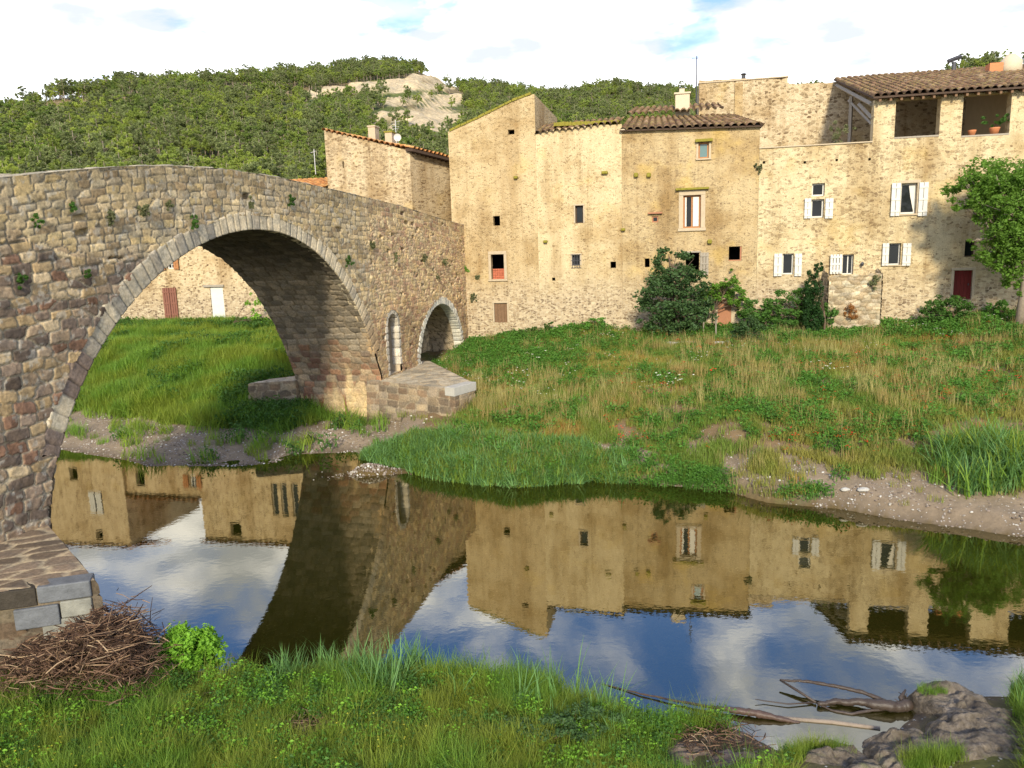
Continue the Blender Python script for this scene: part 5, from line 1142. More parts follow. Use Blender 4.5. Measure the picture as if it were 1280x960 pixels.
# lean-to wall in front of the right house
lw = [fpx(1031, 341), fpx(1094, 338)]
W_h = thing('ruined_wall', 'low lean-to of pale rubble stones standing against the right house, under the half open white shutter', 'wall', P3(lw[0][0], -1, 2.5))
frw = (Q, T, NB); a0_, a1_ = lw[0][0], lw[1][0]; zt_ = lw[0][1]
a_g = np.arange(a0_-.02, a1_+.02, .035); z_g = np.arange(1.6, zt_+.5, .035); AA, ZZ_ = np.meshgrid(a_g, z_g); topz = zt_-.15*np.abs(np.sin(AA*2.1))+(fbm(AA*2.5, AA*0, 55, 3)-.5)*.25
ZZ_ = np.minimum(ZZ_, topz); e_, a1r, a2r, a3r = stones(AA, ZZ_, .34, .17, 56, .4)
dW = .05*(sstep(.02, .25, e_)+(a3r-.4)*.7)+(fbm(AA*5, ZZ_*5, 57, 3)-.5)*.03
def PW(a, n, z): p = Q[:, None, None]+T[:, None, None]*a+NB[:, None, None]*n; return np.stack([p[0], p[1], z], -1)
cw = np.array([(.52, .45, .33), (.42, .35, .25), (.58, .53, .42), (.36, .29, .20), (.47, .41, .32)])[np.clip((a1r*5).astype(int), 0, 4)]*(.60+.30*a2r)[..., None]*np.array([1, .96, .86]); cw = np.array([.30, .24, .16])+(cw-np.array([.30, .24, .16]))*sstep(.03, .14, e_)[..., None]
grid_obj('front_wall', PW(AA, -1.15-dW, ZZ_), M_masonry, W_h, cw)
mb = MB(); mb.box(FR(Q), a0_, a1_, -1.14, .0, 1.6, zt_-.3); mb.build('wall_core', MF_T, W_h)
nn_g = np.arange(-1.15, 0, .035)
for a_e, nm in ((a0_-.02, 'side_wall'), (a1_+.02, 'side_wall')):
    NN, Z3 = np.meshgrid(nn_g, z_g); Z3 = np.minimum(Z3, zt_-.05+.2*(NN+1.15)); e_, r1_, r2_, r3_ = stones(NN, Z3, .34, .17, 58, .4); d_ = .05*sstep(.02, .25, e_)*(1 if a_e > 20 else 1)*(-1 if a_e < a1_ else 1)
    grid_obj(nm, PW(a_e+d_, NN, Z3), M_masonry, W_h, (np.array([.44, .37, .26])*(.6+.6*r1_)[..., None])*(.4+.6*sstep(.03, .14, e_))[..., None])
tft = [(1062, 392, .40, 'brown dried creeper hanging on the front of the pale lean-to wall', ML_rust), (1093, 352, .28, 'yellow green plant on the top right corner of the lean-to wall', ML_olive)]
for k, (u0, v0, R1, lab, m) in enumerate(tft): tuft(u0, v0, R1, 'wall_plant', lab, m, 420+k, pl=(Q-NB*1.2, T), n=300, leaf=.06, group=None)
# facade plants
for k, (u0, v0, R1, lab) in enumerate([(947, 210, .22, 'green tuft on the seam between the tiled house and the bright right house'), (582, 335, .20, 'round green tuft on the tower house beside the top of the side arch'), (592, 372, .20, 'larger moss clump low on the tower house right of the side arch'), (597, 346, .12, 'small moss clump between two larger ones on the tower house')]):
    tuft(u0, v0, R1, 'wall_plant', lab, ML_olive if k != 1 else ML_vine, 440+k, pl=(Q, T), n=220, leaf=.07, group='tufts growing on the house walls')
# low garden edging and fence pickets by the fig tree
ged = thing('garden_edging', 'low line of pale stones edging the little garden below the vine', 'edging', ground(860, 432)); mb = MB()
for i in range(26):
    u_ = 838+i*4.0; g0 = ground(u_, 431+1.2*sin(i)); s_ = .09+.07*rg.random()
    for (dx_, dz) in ((0, 0),): mb.hexa([(g0[0]+a*s_*1.4, g0[1]+b*s_, g0[2]+zz_) for zz_ in (-.05, s_*1.2) for a, b in ((-1, -1), (1, -1), (1, 1), (-1, 1))])
o = mb.build('edging_stones', M_whitestone, ged); b_ = o.modifiers.new('b', 'BEVEL'); b_.width = .03; b_.segments = 2
for i, (u_, v_, h_) in enumerate([(811, 414, .9), (826, 416, .7), (832, 417, .75), (840, 416, .65), (848, 417, .8), (857, 418, .7), (866, 418, .75), (874, 417, .95), (879, 418, .8), (895, 421, .85)]):
    g0 = ground(u_, v_); mb = MB(); mb.tube([(g0[0], g0[1], g0[2]-.1), (g0[0]+.02*((i % 3)-1), g0[1], g0[2]+h_)], [.035, .028], 5); o = mb.build('picket', M_greywood); props(o, 'weathered grey picket in the row in front of the dark fig tree', 'picket', 'pickets in front of the fig tree')
# =================================================================== trees and shrubs
def gb(u, v): return ground(u, v)
def px2m(p): return np.hypot(p[0], p[1])/FL      # metres per photo pixel at that spot
def at_px(base, u, v):     # offset (dx,0,dz) of a pixel from base at base's distance
    d = ray(u, v); t = base[1]/d[1]; X = np.array([0, 0, H])+t*d; return X[0]-base[0], X[2]-base[2]
def px_blobs(base, L):
    out_ = []
    for (u, v, ru, rv, dy_) in L:
        dx_, dz = at_px(base, u, v); k = px2m(base); out_.append((dx_, dy_, dz, ru*k, ru*k*.85, rv*k))
    return out_
b = np.array(gb(1273, 412)); b = np.array([b[0], min(b[1], 32.0), b[2]])
plant('tree', 'bright green leafy tree with arching branches at the right end of the houses', 'tree', b,
      px_blobs(b, [(1245, 222, 34, 22, 0), (1222, 242, 26, 18, .5), (1275, 240, 34, 32, .6), (1262, 275, 32, 26, -.3), (1228, 268, 14, 10, 0), (1285, 300, 30, 30, .5), (1255, 312, 26, 18, .2), (1300, 250, 34, 40, 0), (1320, 300, 36, 40, 0), (1240, 328, 16, 10, 0), (1275, 345, 18, 24, .3), (1255, 255, 30, 26, .2), (1270, 290, 34, 30, -.2), (1240, 245, 26, 20, -.3), (1262, 325, 22, 20, 0), (1282, 375, 12, 18, 0), (1205, 228, 10, 8, 0), (1220, 300, 10, 6, 0)]),
      34000, .13, ML_tree, 21, (.15, 3.6), trunkmat=M_barkl)
b = gb(846, 424); b[1] = min(b[1], float(y_wall(b[0]))-1.6)
plant('fig_tree', 'big dark green fig tree rounded at the foot of the tiled roof house', 'tree', b,
      px_blobs(b, [(842, 330, 26, 20, .4), (846, 352, 36, 22, 0), (832, 372, 38, 24, -.2), (868, 372, 26, 24, .2), (845, 396, 38, 20, -.3), (818, 392, 24, 18, .1), (872, 398, 22, 18, .2), (838, 318, 12, 8, .4)]), 8500, .15, ML_fig, 22, (.12, 1.2))
b = gb(890, 414); b[1] = min(b[1], float(y_wall(b[0]))-.7)
plant('vine', 'bright leaved vine climbing over the arched brown door', 'vine', b,
      px_blobs(b, [(885, 366, 17, 9, 0), (905, 362, 20, 13, 0), (923, 372, 14, 13, 0), (888, 380, 8, 12, 0), (917, 345, 6, 8, .2), (912, 352, 8, 8, .1), (880, 375, 12, 9, 0), (928, 385, 11, 12, 0)]), 2600, .15, ML_vine, 23, (.05, 1.1))
b = gb(950, 414); b[1] = min(b[1], float(y_wall(b[0]))-1.2)
plant('shrub', 'mid green bushy shrub right of the arched door', 'shrub', b, px_blobs(b, [(950, 385, 22, 16, 0), (938, 395, 16, 14, 0), (968, 388, 16, 16, 0), (950, 402, 24, 12, 0)]), 3000, .12, ML_shrub, 24, (.05, .5))
b = gb(936, 430)
plant('shrub', 'small dark rounded shrub standing forward in the meadow below the arched door', 'shrub', b, px_blobs(b, [(936, 412, 19, 14, 0), (926, 420, 12, 10, 0), (948, 422, 13, 9, 0), (938, 400, 13, 9, 0)]), 2800, .10, ML_fig, 25, (.04, .4))
b = gb(996, 412); b[1] = min(b[1], float(y_wall(b[0]))-1.2)
plant('shrub', 'wide dark green shrub around the narrow cypress left of the lean-to wall', 'shrub', b, px_blobs(b, [(992, 376, 24, 16, 0), (1010, 392, 30, 17, 0), (985, 395, 24, 15, -.2), (1035, 392, 16, 16, 0), (1000, 362, 14, 8, 0), (972, 372, 12, 10, 0)]), 4200, .12, ML_shrub, 26, (.06, .6))
b = gb(1017, 414); b[1] = min(b[1], float(y_wall(b[0]))-1.9)
plant('cypress', 'narrow dark columnar cypress beside the lean-to wall', 'tree', b, px_blobs(b, [(1017, 342, 8, 13, 0), (1017, 360, 11, 15, 0), (1017, 380, 12, 17, 0), (1017, 400, 12, 17, 0), (1022, 334, 6, 7, 0)]), 6500, .09, ML_cyp, 27, (.05, 1.0))
b = gb(1187, 404); b[1] = min(b[1], float(y_wall(b[0]))-1.0)
plant('shrub', 'leafy green shrub with a few white flowers below the dark red door', 'shrub', b, px_blobs(b, [(1185, 385, 22, 15, 0), (1168, 393, 16, 10, 0), (1204, 393, 16, 11, 0), (1226, 396, 14, 9, 0), (1150, 396, 10, 8, 0)]), 3200, .12, ML_shrub, 28, (.04, .4))
b = gb(1250, 400)
plant('shrub', 'low bright shrub beneath the leafy tree at the right edge', 'shrub', b, px_blobs(b, [(1250, 388, 18, 12, 0), (1275, 392, 18, 14, 0)]), 1400, .12, ML_weed, 29, (.04, .4))
b = gb(742, 412); b[1] = min(b[1], float(y_wall(b[0]))-.6)
plant('shrub', 'small green bush against the foot of the pale limewashed house', 'shrub', b, px_blobs(b, [(742, 405, 17, 8, 0), (735, 409, 12, 6, 0), (752, 408, 10, 7, 0)]), 1100, .10, ML_weed, 30, (.03, .3))
b = gb(680, 418); b[1] = min(b[1], float(y_wall(b[0]))-.6)
plant('shrub', 'dark leafy creeper heap right of the weathered wooden door of the tower house', 'shrub', b, px_blobs(b, [(682, 411, 9, 7, 0), (690, 407, 6, 5, 0), (662, 416, 14, 7, 0)]), 900, .10, ML_shrub, 33, (.03, .3))
b = gb(320, 404); b[1] = min(b[1], 41)
plant('climber', 'light green climbing plant on the house wall at the right inside the bridge arch', 'climber', b, px_blobs(b, [(325, 385, 14, 14, 0), (312, 372, 8, 10, 0), (333, 398, 16, 10, 0), (318, 400, 12, 8, 0)]), 900, .11, ML_bush, 34, (.03, .4))
b = gb(236, 842); 
plant('bush', 'round bright green bush with rounded leaves beside the pile of dead reeds', 'bush', b, [(0, .05, .36, .50, .44, .45), (-.2, 0, .3, .34, .34, .32), (.22, 0, .3, .34, .34, .32), (0, -.1, .42, .36, .34, .36)], 8000, .06, ML_bush, 31, (.012, .15), ratio=.75)
b = gb(690, 935)
plant('bush', 'low dark green bush in the near grass at the bottom of the picture', 'bush', b, [(0, 0, .16, .50, .4, .26), (.55, .2, .2, .35, .3, .26), (-.5, .1, .12, .3, .3, .2)], 3400, .045, ML_fig, 32, (.012, .12), ratio=.7)
b = gb(288, 852)
plant('sapling', 'thin delicate weed standing up right of the round bush', 'sapling', b, [(0, 0, .42, .10, .08, .09), (.05, 0, .32, .12, .08, .07), (-.05, 0, .22, .12, .08, .08)], 110, .045, ML_shrub, 35, (.006, .40), ratio=.35)

# =================================================================== grass and ground cover
def clump(name, n, h, w_, spread, m, seed, lean=.35, seg=3, broad=False, leaves=0):
    rng = np.random.default_rng(seed); V = []; F = []
    for i in range(n):
        a = rng.random()*6.283; r_ = spread*rng.random()**.5; x0_, y0_ = r_*cos(a), r_*sin(a); ang_ = rng.random()*6.283; L_ = h*(.55+.6*rng.random()); ln = lean*(.3+rng.random()); ww = w_*(.6+.7*rng.random())
        dx_, dy_ = cos(ang_), sin(ang_); px_, py_ = -dy_, dx_; b = len(V)
        for k in range(seg+1):
            t = k/seg; off_ = ln*L_*t*t; z = L_*(t-.25*ln*t*t); wd = ww*(1-t)**.7*.5 if k < seg else 0
            c_ = (x0_+dx_*off_, y0_+dy_*off_, z-.02)
            if k < seg: V.append((c_[0]-px_*wd, c_[1]-py_*wd, c_[2])); V.append((c_[0]+px_*wd, c_[1]+py_*wd, c_[2]))
            else: V.append(c_)
        for k in range(seg-1): F.append((b+2*k, b+2*k+1, b+2*k+3, b+2*k+2))
        F.append((b+2*seg-2, b+2*seg-1, b+2*seg))
    if leaves:
        P = np.stack([rng.normal(0, spread*.55, leaves), rng.normal(0, spread*.55, leaves), h*(.15+.75*rng.random(leaves))], -1)
        v2, f2 = leaf_cards(P, w_*4, rng, .8, .6); b = len(V); V += [tuple(q) for q in v2]; F += [tuple(int(b+i) for i in q) for q in f2]
    return mesh_obj(name, V, F, m, link=False)
def pts_in(n, x0_, x1_, y0_, y1_, dens, seed, hs=(.7, 1.3), tilt=.12):
    rng = np.random.default_rng(seed); x_ = rng.uniform(x0_, x1_, n); y_ = rng.uniform(y0_, y1_, n)
    d = dens(x_, y_); k = rng.random(n) < d; x_, y_ = x_[k], y_[k]; z_ = hgt(x_, y_)
    rot = np.stack([rng.normal(0, tilt, len(x_)), rng.normal(0, tilt, len(x_)), rng.uniform(0, 6.283, len(x_))], -1)
    return np.stack([x_, y_, z_], -1), rot, rng.uniform(*hs, len(x_))
def in_bridge(x_, y_, g=.25):
    s_ = (x_-BP[0])*BT[0]+(y_-BP[1])*BT[1]; w_ = (x_-BP[0])*BN[0]+(y_-BP[1])*BN[1]
    pier = ((s_ > -.1) & (s_ < 12) | (s_ < -14.6)) & (w_ > -.1) & (w_ < BW+.1)
    def poly(P):
        ins = np.zeros(x_.shape, bool); n = len(P)
        for i in range(n):
            (xa, ya), (xb, yb) = P[i], P[(i+1) % n]
            c_ = ((ya > y_) != (yb > y_)) & (x_ < (xb-xa)*(y_-ya)/(yb-ya+1e-12)+xa); ins ^= c_
        return ins
    return pier | poly(pier_base) | poly([tuple(q) for q in far_base]) | poly([tuple(q) for q in plat])
def U_V(x_, y_, dz=0.): u_, v_, _ = project(np.stack([x_, y_, hgt(x_, y_)+dz], -1)); return u_, v_
def far_ok(x_, y_): return (y_ > y_far(x_)+.12) & (y_ < y_wall(x_)-.05) & ~in_bridge(x_, y_)
def n_(x_, y_, s_, k): return fbm(x_*s_, y_*s_, k, 3)
# meadow, right bank
g_short = [clump('meadow_clump', 34, .26, .016, .20, ML_meadow, 100+i, .5) for i in range(3)]
P_ = pts_in(70000, -4, 30, 17, 38.5, lambda x_, y_: far_ok(x_, y_)*(1-.97*beachw(x_, y_))*(.35+.55*sstep(.35, .6, n_(x_, y_, .9, 101))), 1)
scatter('meadow_grass', *P_, g_short)
g_tall = [clump('straw_clump', 13, .62, .012, .14, ML_straw, 110+i, .3) for i in range(3)]
def dens_straw(x_, y_):
    u_, v_ = U_V(x_, y_); band = np.exp(-((v_-(498+(u_-700)*.02))/20)**2)*((u_ > 560) & (u_ < 900))+.55*np.exp(-((v_-470)/34)**2)*(u_ > 820)
    return far_ok(x_, y_)*(1-beachw(x_, y_))*np.clip(band*1.5+.22, 0, 1)*sstep(.40, .58, n_(x_, y_, .8, 102))*.55
P_ = pts_in(26000, -3, 28, 18, 38, dens_straw, 2); scatter('dry_meadow_grass', *P_, g_tall)
g_rust = [clump('rust_clump', 14, .30, .014, .16, ML_rust, 120+i, .5) for i in range(2)]
def dens_rust(x_, y_):
    u_, v_ = U_V(x_, y_); return far_ok(x_, y_)*(1-beachw(x_, y_))*(x_ > -3)*np.clip(sstep(.52, .66, n_(x_, y_, .55, 103)), 0, 1)*.7
P_ = pts_in(26000, -3, 28, 18, 37.5, dens_rust, 3); scatter('rusty_sorrel', *P_, g_rust)
g_weed = [clump('weed_clump', 10, .34, .020, .20, ML_weed, 130+i, .5, leaves=46) for i in range(3)]
def dens_weed(x_, y_):
    u_, v_ = U_V(x_, y_); a_ = sstep(.46, .62, n_(x_, y_, .5, 104))*.32*(.3+n_(x_, y_, 4., 134))
    br = np.exp(-(((u_-630)/80)**2+((v_-440)/28)**2))*1.2+np.exp(-(((u_-1215)/60)**2+((v_-480)/40)**2))*.5+np.exp(-(((u_-1100)/70)**2+((v_-540)/22)**2))*.3+.9*(v_ < 425)*(u_ > 600)+np.exp(-(((u_-950)/60)**2+((v_-520)/12)**2))*.6
    return far_ok(x_, y_)*(x_ > -4)*np.clip(a_+br, 0, 1)*(1-.9*beachw(x_, y_))
P_ = pts_in(24000, -4, 28, 18, 38.5, dens_weed, 4); scatter('broadleaf_weeds', *P_, g_weed)
# green fringe along the water (blue green rushes grading to cress)
g_rush = [clump('rush_clump', 20, .36, .026, .22, (ML_reed, ML_grass, ML_reed)[i], 140+i, .9, leaves=0) for i in range(3)]
def dens_rush(x_, y_):
    d = y_-y_far(x_); u_, v_ = U_V(x_, y_); wid = np.interp(u_, [450, 480, 560, 700, 760, 905, 930], [0, 1.3, 2.7, 1.9, 1.1, .55, 0]); return (d > -.1)*(d < wid+(n_(x_, y_, 1.2, 105)-.5)*.8)*(u_ > 455)*(u_ < 925)*1.0
P_ = pts_in(30000, -6, 8, 17.5, 27, lambda x_, y_: (.25+.75*sstep(.4, .5, n_(x_, y_, 1.6, 131)))*dens_rush(x_, y_)*(U_V(x_, y_)[0] < 780+90*(n_(x_, y_, 1, 5)-.5)), 5, (.55, 1.3), .25); P_[0][:, 2] += 0.0; scatter('river_rushes', *P_, g_rush)
g_cress = [clump('cress_clump', 14, .24, .014, .18, ML_weed, 150+i, .6, leaves=40) for i in range(3)]
def dens_cress(x_, y_):
    u_, v_ = U_V(x_, y_); d = y_-y_far(x_); patch = np.exp(-(((u_-1005)/45)**2+((v_-618)/12)**2))+np.exp(-(((u_-1240)/50)**2+((v_-560)/40)**2))*.6+np.exp(-(((u_-880)/60)**2+((v_-600)/12)**2))
    return np.clip(dens_rush(x_, y_)*.3*(u_ > 640)+(d > 0)*sstep(.45, .8, patch)*.7, 0, 1)
P_ = pts_in(30000, -6, 14, 15, 27, dens_cress, 6); scatter('river_cress', *P_, g_cress)
# big reed stand at the right
g_reed = [clump('reed_clump', 24, 1.0, .042, .32, (ML_reed, ML_reed, ML_grass)[i], 160+i, .75, seg=5) for i in range(3)]
def dens_reed(x_, y_):
    u_, v_ = U_V(x_, y_); return sstep(.3, .5, np.exp(-(((u_-1225)/58)**2+((v_-590)/30)**2)))*(.2+.8*sstep(.4, .52, n_(x_, y_, 1.6, 133)))*(y_ > y_far(x_)+.9)
P_ = pts_in(3800, 7, 16, 15, 22, dens_reed, 7, (.45, 1.1), .2); o = scatter('reed_bed', *P_, g_reed); 
# lush bank through the arch
g_lush = [clump('lush_clump', 34, .50, .022, .22, ML_grass, 170+i, .65) for i in range(3)]
def dens_lush(x_, y_):
    return far_ok(x_, y_)*(x_ < -4.6)*(1-.98*beachw(x_, y_))
P_ = pts_in(60000, -30, -4.6, 24, 46, dens_lush, 8, (.6, 1.3), .2); P_ = (P_[0], P_[1], P_[2]*(.45+1.2*n_(P_[0][:, 0], P_[0][:, 1], .9, 115))); scatter('bank_grass', *P_, g_lush)
def dens_lweed(x_, y_):
    u_, v_ = U_V(x_, y_); return far_ok(x_, y_)*(x_ < -4)*(1-.98*beachw(x_, y_))*np.clip(sstep(.52, .62, n_(x_, y_, .5, 106))*.5+(u_ > 280)*(v_ > 478)*.9+.7*(v_ < 418), 0, 1)
P_ = pts_in(15000, -28, -4.6, 24, 45, dens_lweed, 9, (.7, 1.6)); scatter('bank_weeds', *P_, [clump('bank_weed_clump', 12, .45, .022, .22, ML_shrub, 180+i, .5, leaves=60) for i in range(2)])
# gravel stones
def pebble(seed, m):
    rng = np.random.default_rng(seed); bmm = bmesh.new(); bmesh.ops.create_icosphere(bmm, subdivisions=1, radius=.5)
    for q in bmm.verts: q.co = Vector((q.co.x*(1+.3*rng.random()), q.co.y*(.8+.3*rng.random()), q.co.z*.55*(1+.3*rng.random())))
    me = bpy.data.meshes.new('pebble_kind'); bmm.to_mesh(me); bmm.free(); me.materials.append(m); return bpy.data.objects.new('pebble_kind', me)
import bmesh
pm = N('pebbles'); oi = pm.n('ShaderNodeObjectInfo'); pm.col(pm.crgb(oi.outputs['Random'], [(0, (.11, .085, .065)), (.5, (.24, .19, .15)), (.85, (.34, .31, .26)), (1, (.60, .58, .52))]))
def dens_peb(x_, y_): d = y_-y_far(x_); return (d > -.25)*(beachw(x_, y_))*((d < 2.2) | (x_ < -4))*(.25+.75*sstep(.4, .6, n_(x_, y_, 1.5, 107)))*~in_bridge(x_, y_)
P_ = pts_in(60000, -17, 14, 14, 34, dens_peb, 10, (.02, .085), .3); scatter('gravel', *P_, [pebble(1, pm.m), pebble(2, pm.m)])
# pebble bar in the water
rng = np.random.default_rng(5); n = 500; px_ = -4.6+rng.normal(0, .55, n); py_ = 22.2+rng.normal(0, .2, n); pz_ = np.maximum(hgt(px_, py_), -.03)
scatter('gravel', np.stack([px_, py_, pz_], -1), rng.random((n, 3))*3, rng.uniform(.03, .10, n), [pebble(3, pm.m)])
# pale stones and the white block on the shore
wm2 = M_whitestone
for i, (u_, v_, s_, lab) in enumerate([(725, 556, .14, 'white stone lying on the bare earth behind the river rushes'), (1078, 627, .10, 'pale broken stone at the tip of the right gravel beach'), (1056, 624, .08, 'smaller pale stone just left of the one at the tip of the right gravel beach')]):
    g0 = ground(u_, v_); rng = np.random.default_rng(40+i); bmm = bmesh.new(); bmesh.ops.create_icosphere(bmm, subdivisions=2, radius=s_)
    for q in bmm.verts: q.co = Vector((q.co.x*1.5, q.co.y, q.co.z*.6))*(1+.25*(rng.random()-.5))
    me = bpy.data.meshes.new('shore_stone'); bmm.to_mesh(me); bmm.free(); me.materials.append(wm2); o = bpy.data.objects.new('shore_stone', me); C.objects.link(o); o.location = (g0[0], g0[1], g0[2]+s_*.2); props(o, lab, 'stone')
# poppies
def poppy_kind(seed, m, h=.38, r_=.035):
    rng = np.random.default_rng(seed); V = []; F = []
    for i in range(4):
        x0_, y0_ = rng.normal(0, .14, 2); z = h*(.7+.5*rng.random())
        for k in range(4):
            a = k*pi/2+rng.random(); b = len(V); V += [(x0_, y0_, z), (x0_+r_*cos(a-.6), y0_+r_*sin(a-.6), z+r_*.6), (x0_+r_*1.3*cos(a), y0_+r_*1.3*sin(a), z+r_*.8), (x0_+r_*cos(a+.6), y0_+r_*sin(a+.6), z+r_*.6)]; F.append((b, b+1, b+2, b+3))
    return mesh_obj('flower_kind', V, F, m, link=False)
def dens_pop(x_, y_):
    u_, v_ = U_V(x_, y_); g_ = np.exp(-(((u_-1030)/70)**2+((v_-560)/14)**2))+.8*np.exp(-(((u_-830)/60)**2+((v_-560)/12)**2))+.35*np.exp(-((v_-500)/50)**2)*(u_ > 700)
    return far_ok(x_, y_)*np.clip(g_, 0, 1)*sstep(.48, .62, n_(x_, y_, .9, 108))
P_ = pts_in(1900, -2, 20, 18, 34, dens_pop, 11); scatter('poppies', *P_, [poppy_kind(1, ML_poppy, .34, .022), poppy_kind(2, ML_poppy, .34, .026)])
P_ = pts_in(350, -3, 26, 24, 37, lambda x_, y_: far_ok(x_, y_)*(x_ > -3)*sstep(.55, .6, n_(x_, y_, .7, 109)), 12); scatter('white_meadow_flowers', *P_, [poppy_kind(3, ML_flower, .4, .03)])
# foreground bank
def near_ok(x_, y_): return (y_ < y_near(x_)-.02) & ~in_bridge(x_, y_)
g_near = [clump('near_clump', 40, (.20, .26, .34, .24)[i], .0070, .10, ML_near, 200+i, (.6, .8, .5, 1.)[i], seg=4) for i in range(4)]
def bare(x_, y_):
    u_, v_ = U_V(x_, y_); e = y_near(x_)-y_
    b_ = sstep(.3, .6, np.exp(-(((u_-905)/100)**2+((v_-950)/46)**2)))+1.0*(u_ > 985)*(u_ < 1290)*(v_ > 850)
    b_ = b_+sstep(.45, .7, np.exp(-(((u_-240)/75)**2+((v_-852)/14)**2)))*.9+sstep(.5, .8, np.exp(-(((u_-388)/48)**2+((v_-915)/24)**2)))*.9
    return np.clip(b_, 0, 1)
P_ = pts_in(44000, -10, 9, 5.2, 12, lambda x_, y_: near_ok(x_, y_)*(1-bare(x_, y_))*(.25+.75*sstep(.38, .52, n_(x_, y_, 2.4, 110))), 13, (.5, 1.5), .2); P_ = (P_[0], P_[1], P_[2]*(.6+.9*n_(P_[0][:, 0], P_[0][:, 1], 1.3, 114))); scatter('near_bank_grass', *P_, g_near)
g_nl = [clump('near_weed_clump', 10, .28, .009, .11, (ML_shrub, ML_weed, ML_bush)[i], 210+i, .5, leaves=60) for i in range(3)]
def dens_nw(x_, y_):
    u_, v_ = U_V(x_, y_); return near_ok(x_, y_)*(1-bare(x_, y_))*np.clip(.15+sstep(.48, .60, n_(x_, y_, 1.1, 111))*.7+.6*np.exp(-(((u_-330)/60)**2+((v_-850)/22)**2)), 0, 1)
P_ = pts_in(14000, -10, 9, 5.2, 12, dens_nw, 14, (.5, 1.4)); scatter('near_bank_weeds', *P_, g_nl)
g_nr = [clump('near_reed_clump', 9, .75, .024, .09, ML_reed, 220+i, .45, seg=5) for i in range(3)]
def dens_nr(x_, y_):
    u_, v_ = U_V(x_, y_); e = y_near(x_)-y_; return (e > -.12)*(e < 1.1)*~in_bridge(x_, y_)*((u_ > 345) & (u_ < 790))*(.12+.42*((u_ < 530)))*(1-e*.4)*sstep(.38, .55, n_(x_, y_, 2.2, 121))
P_ = pts_in(9000, -5, 3, 7.5, 12, dens_nr, 15, (.35, 1.15), .14); scatter('near_reeds', *P_, g_nr)
def dens_ny(x_, y_):
    u_, v_ = U_V(x_, y_); return near_ok(x_, y_)*sstep(.55, .6, n_(x_, y_, 1.5, 112))*(u_ < 520)*(v_ > 920)
P_ = pts_in(1000, -10, 2, 6, 9, dens_ny, 16); scatter('yellow_flowers', *P_, [poppy_kind(5, leaf_mat('yellow_petals', (.45, .42, .04), .2, .3), .24, .010)])
# tufts between the rocks, and at the right edge
def dens_rt(x_, y_):
    u_, v_, _ = project(np.stack([x_, y_, x_*0+.08], -1)); return sstep(.3, .6, np.exp(-(((u_-1030)/38)**2+((v_-940)/8)**2))*1.0+np.exp(-(((u_-990)/12)**2+((v_-955)/9)**2))+np.exp(-(((u_-1285)/22)**2+((v_-885)/30)**2))*1.2+np.exp(-(((u_-1160)/40)**2+((v_-968)/10)**2)))
P_ = pts_in(12000, 2, 8, 7, 11.5, dens_rt, 17, (.45, .95)); P_[0][:, 2] = np.maximum(P_[0][:, 2], .02)+.04; scatter('rock_grass', *P_, g_near)
def dens_rr(x_, y_):
    u_, v_ = U_V(x_, y_); return sstep(.3, .6, np.exp(-(((u_-1285)/22)**2+((v_-875)/22)**2)))
P_ = pts_in(1500, 5, 9, 8, 11.5, dens_rr, 18, (.4, .7), .15); P_[0][:, 2] = np.maximum(P_[0][:, 2], .0); scatter('edge_rushes', *P_, g_nr)

# =================================================================== rocks, mud, driftwood
rk = N('river_rock'); p_ = rk.pos(); f1 = rk.noise(p_, 3.2, 7, .65, .4); f2 = rk.noise(p_, 17, 6, .7); ve = rk.n('ShaderNodeTexVoronoi', feature='DISTANCE_TO_EDGE'); ve.inputs['Scale'].default_value = 2.3
wv = rk.n('ShaderNodeVectorMath', operation='ADD'); nn = rk.n('ShaderNodeTexNoise'); nn.inputs['Scale'].default_value = 2.5; nn.inputs['Detail'].default_value = 5; rk.L(p_, nn.inputs['Vector']); rk.L(p_, wv.inputs[0]); rk.L(nn.outputs['Color'], wv.inputs[1]); rk.L(wv.outputs[0], ve.inputs['Vector'])
c_ = rk.crgb(f1, [(.25, (.05, .038, .026)), (.45, (.125, .10, .07)), (.6, (.19, .155, .115)), (.78, (.30, .26, .21))]); c_ = rk.mix(rk.ramp(f2, .35, .65), rk.mix(1., c_, (.6, .58, .55), 'MULTIPLY'), c_)
c_ = rk.mix(rk.ramp(ve.outputs[0], 0, .035, .0, 0), c_, (.03, .025, .02)); c_ = rk.mix(rk.ramp(rk.noise(p_, 1.6, 3), .60, .70, 0, .6), c_, (.10, .11, .03)); rk.col(c_)
rk.bump(rk.math('ADD', rk.math('ADD', f1, rk.math('MULTIPLY', f2, .4)), rk.ramp(ve.outputs[0], 0, .04, -.05, 0)), 1., .06); rk.b.inputs['Roughness'].default_value = .5; rk.b.inputs['Specular IOR Level'].default_value = .3
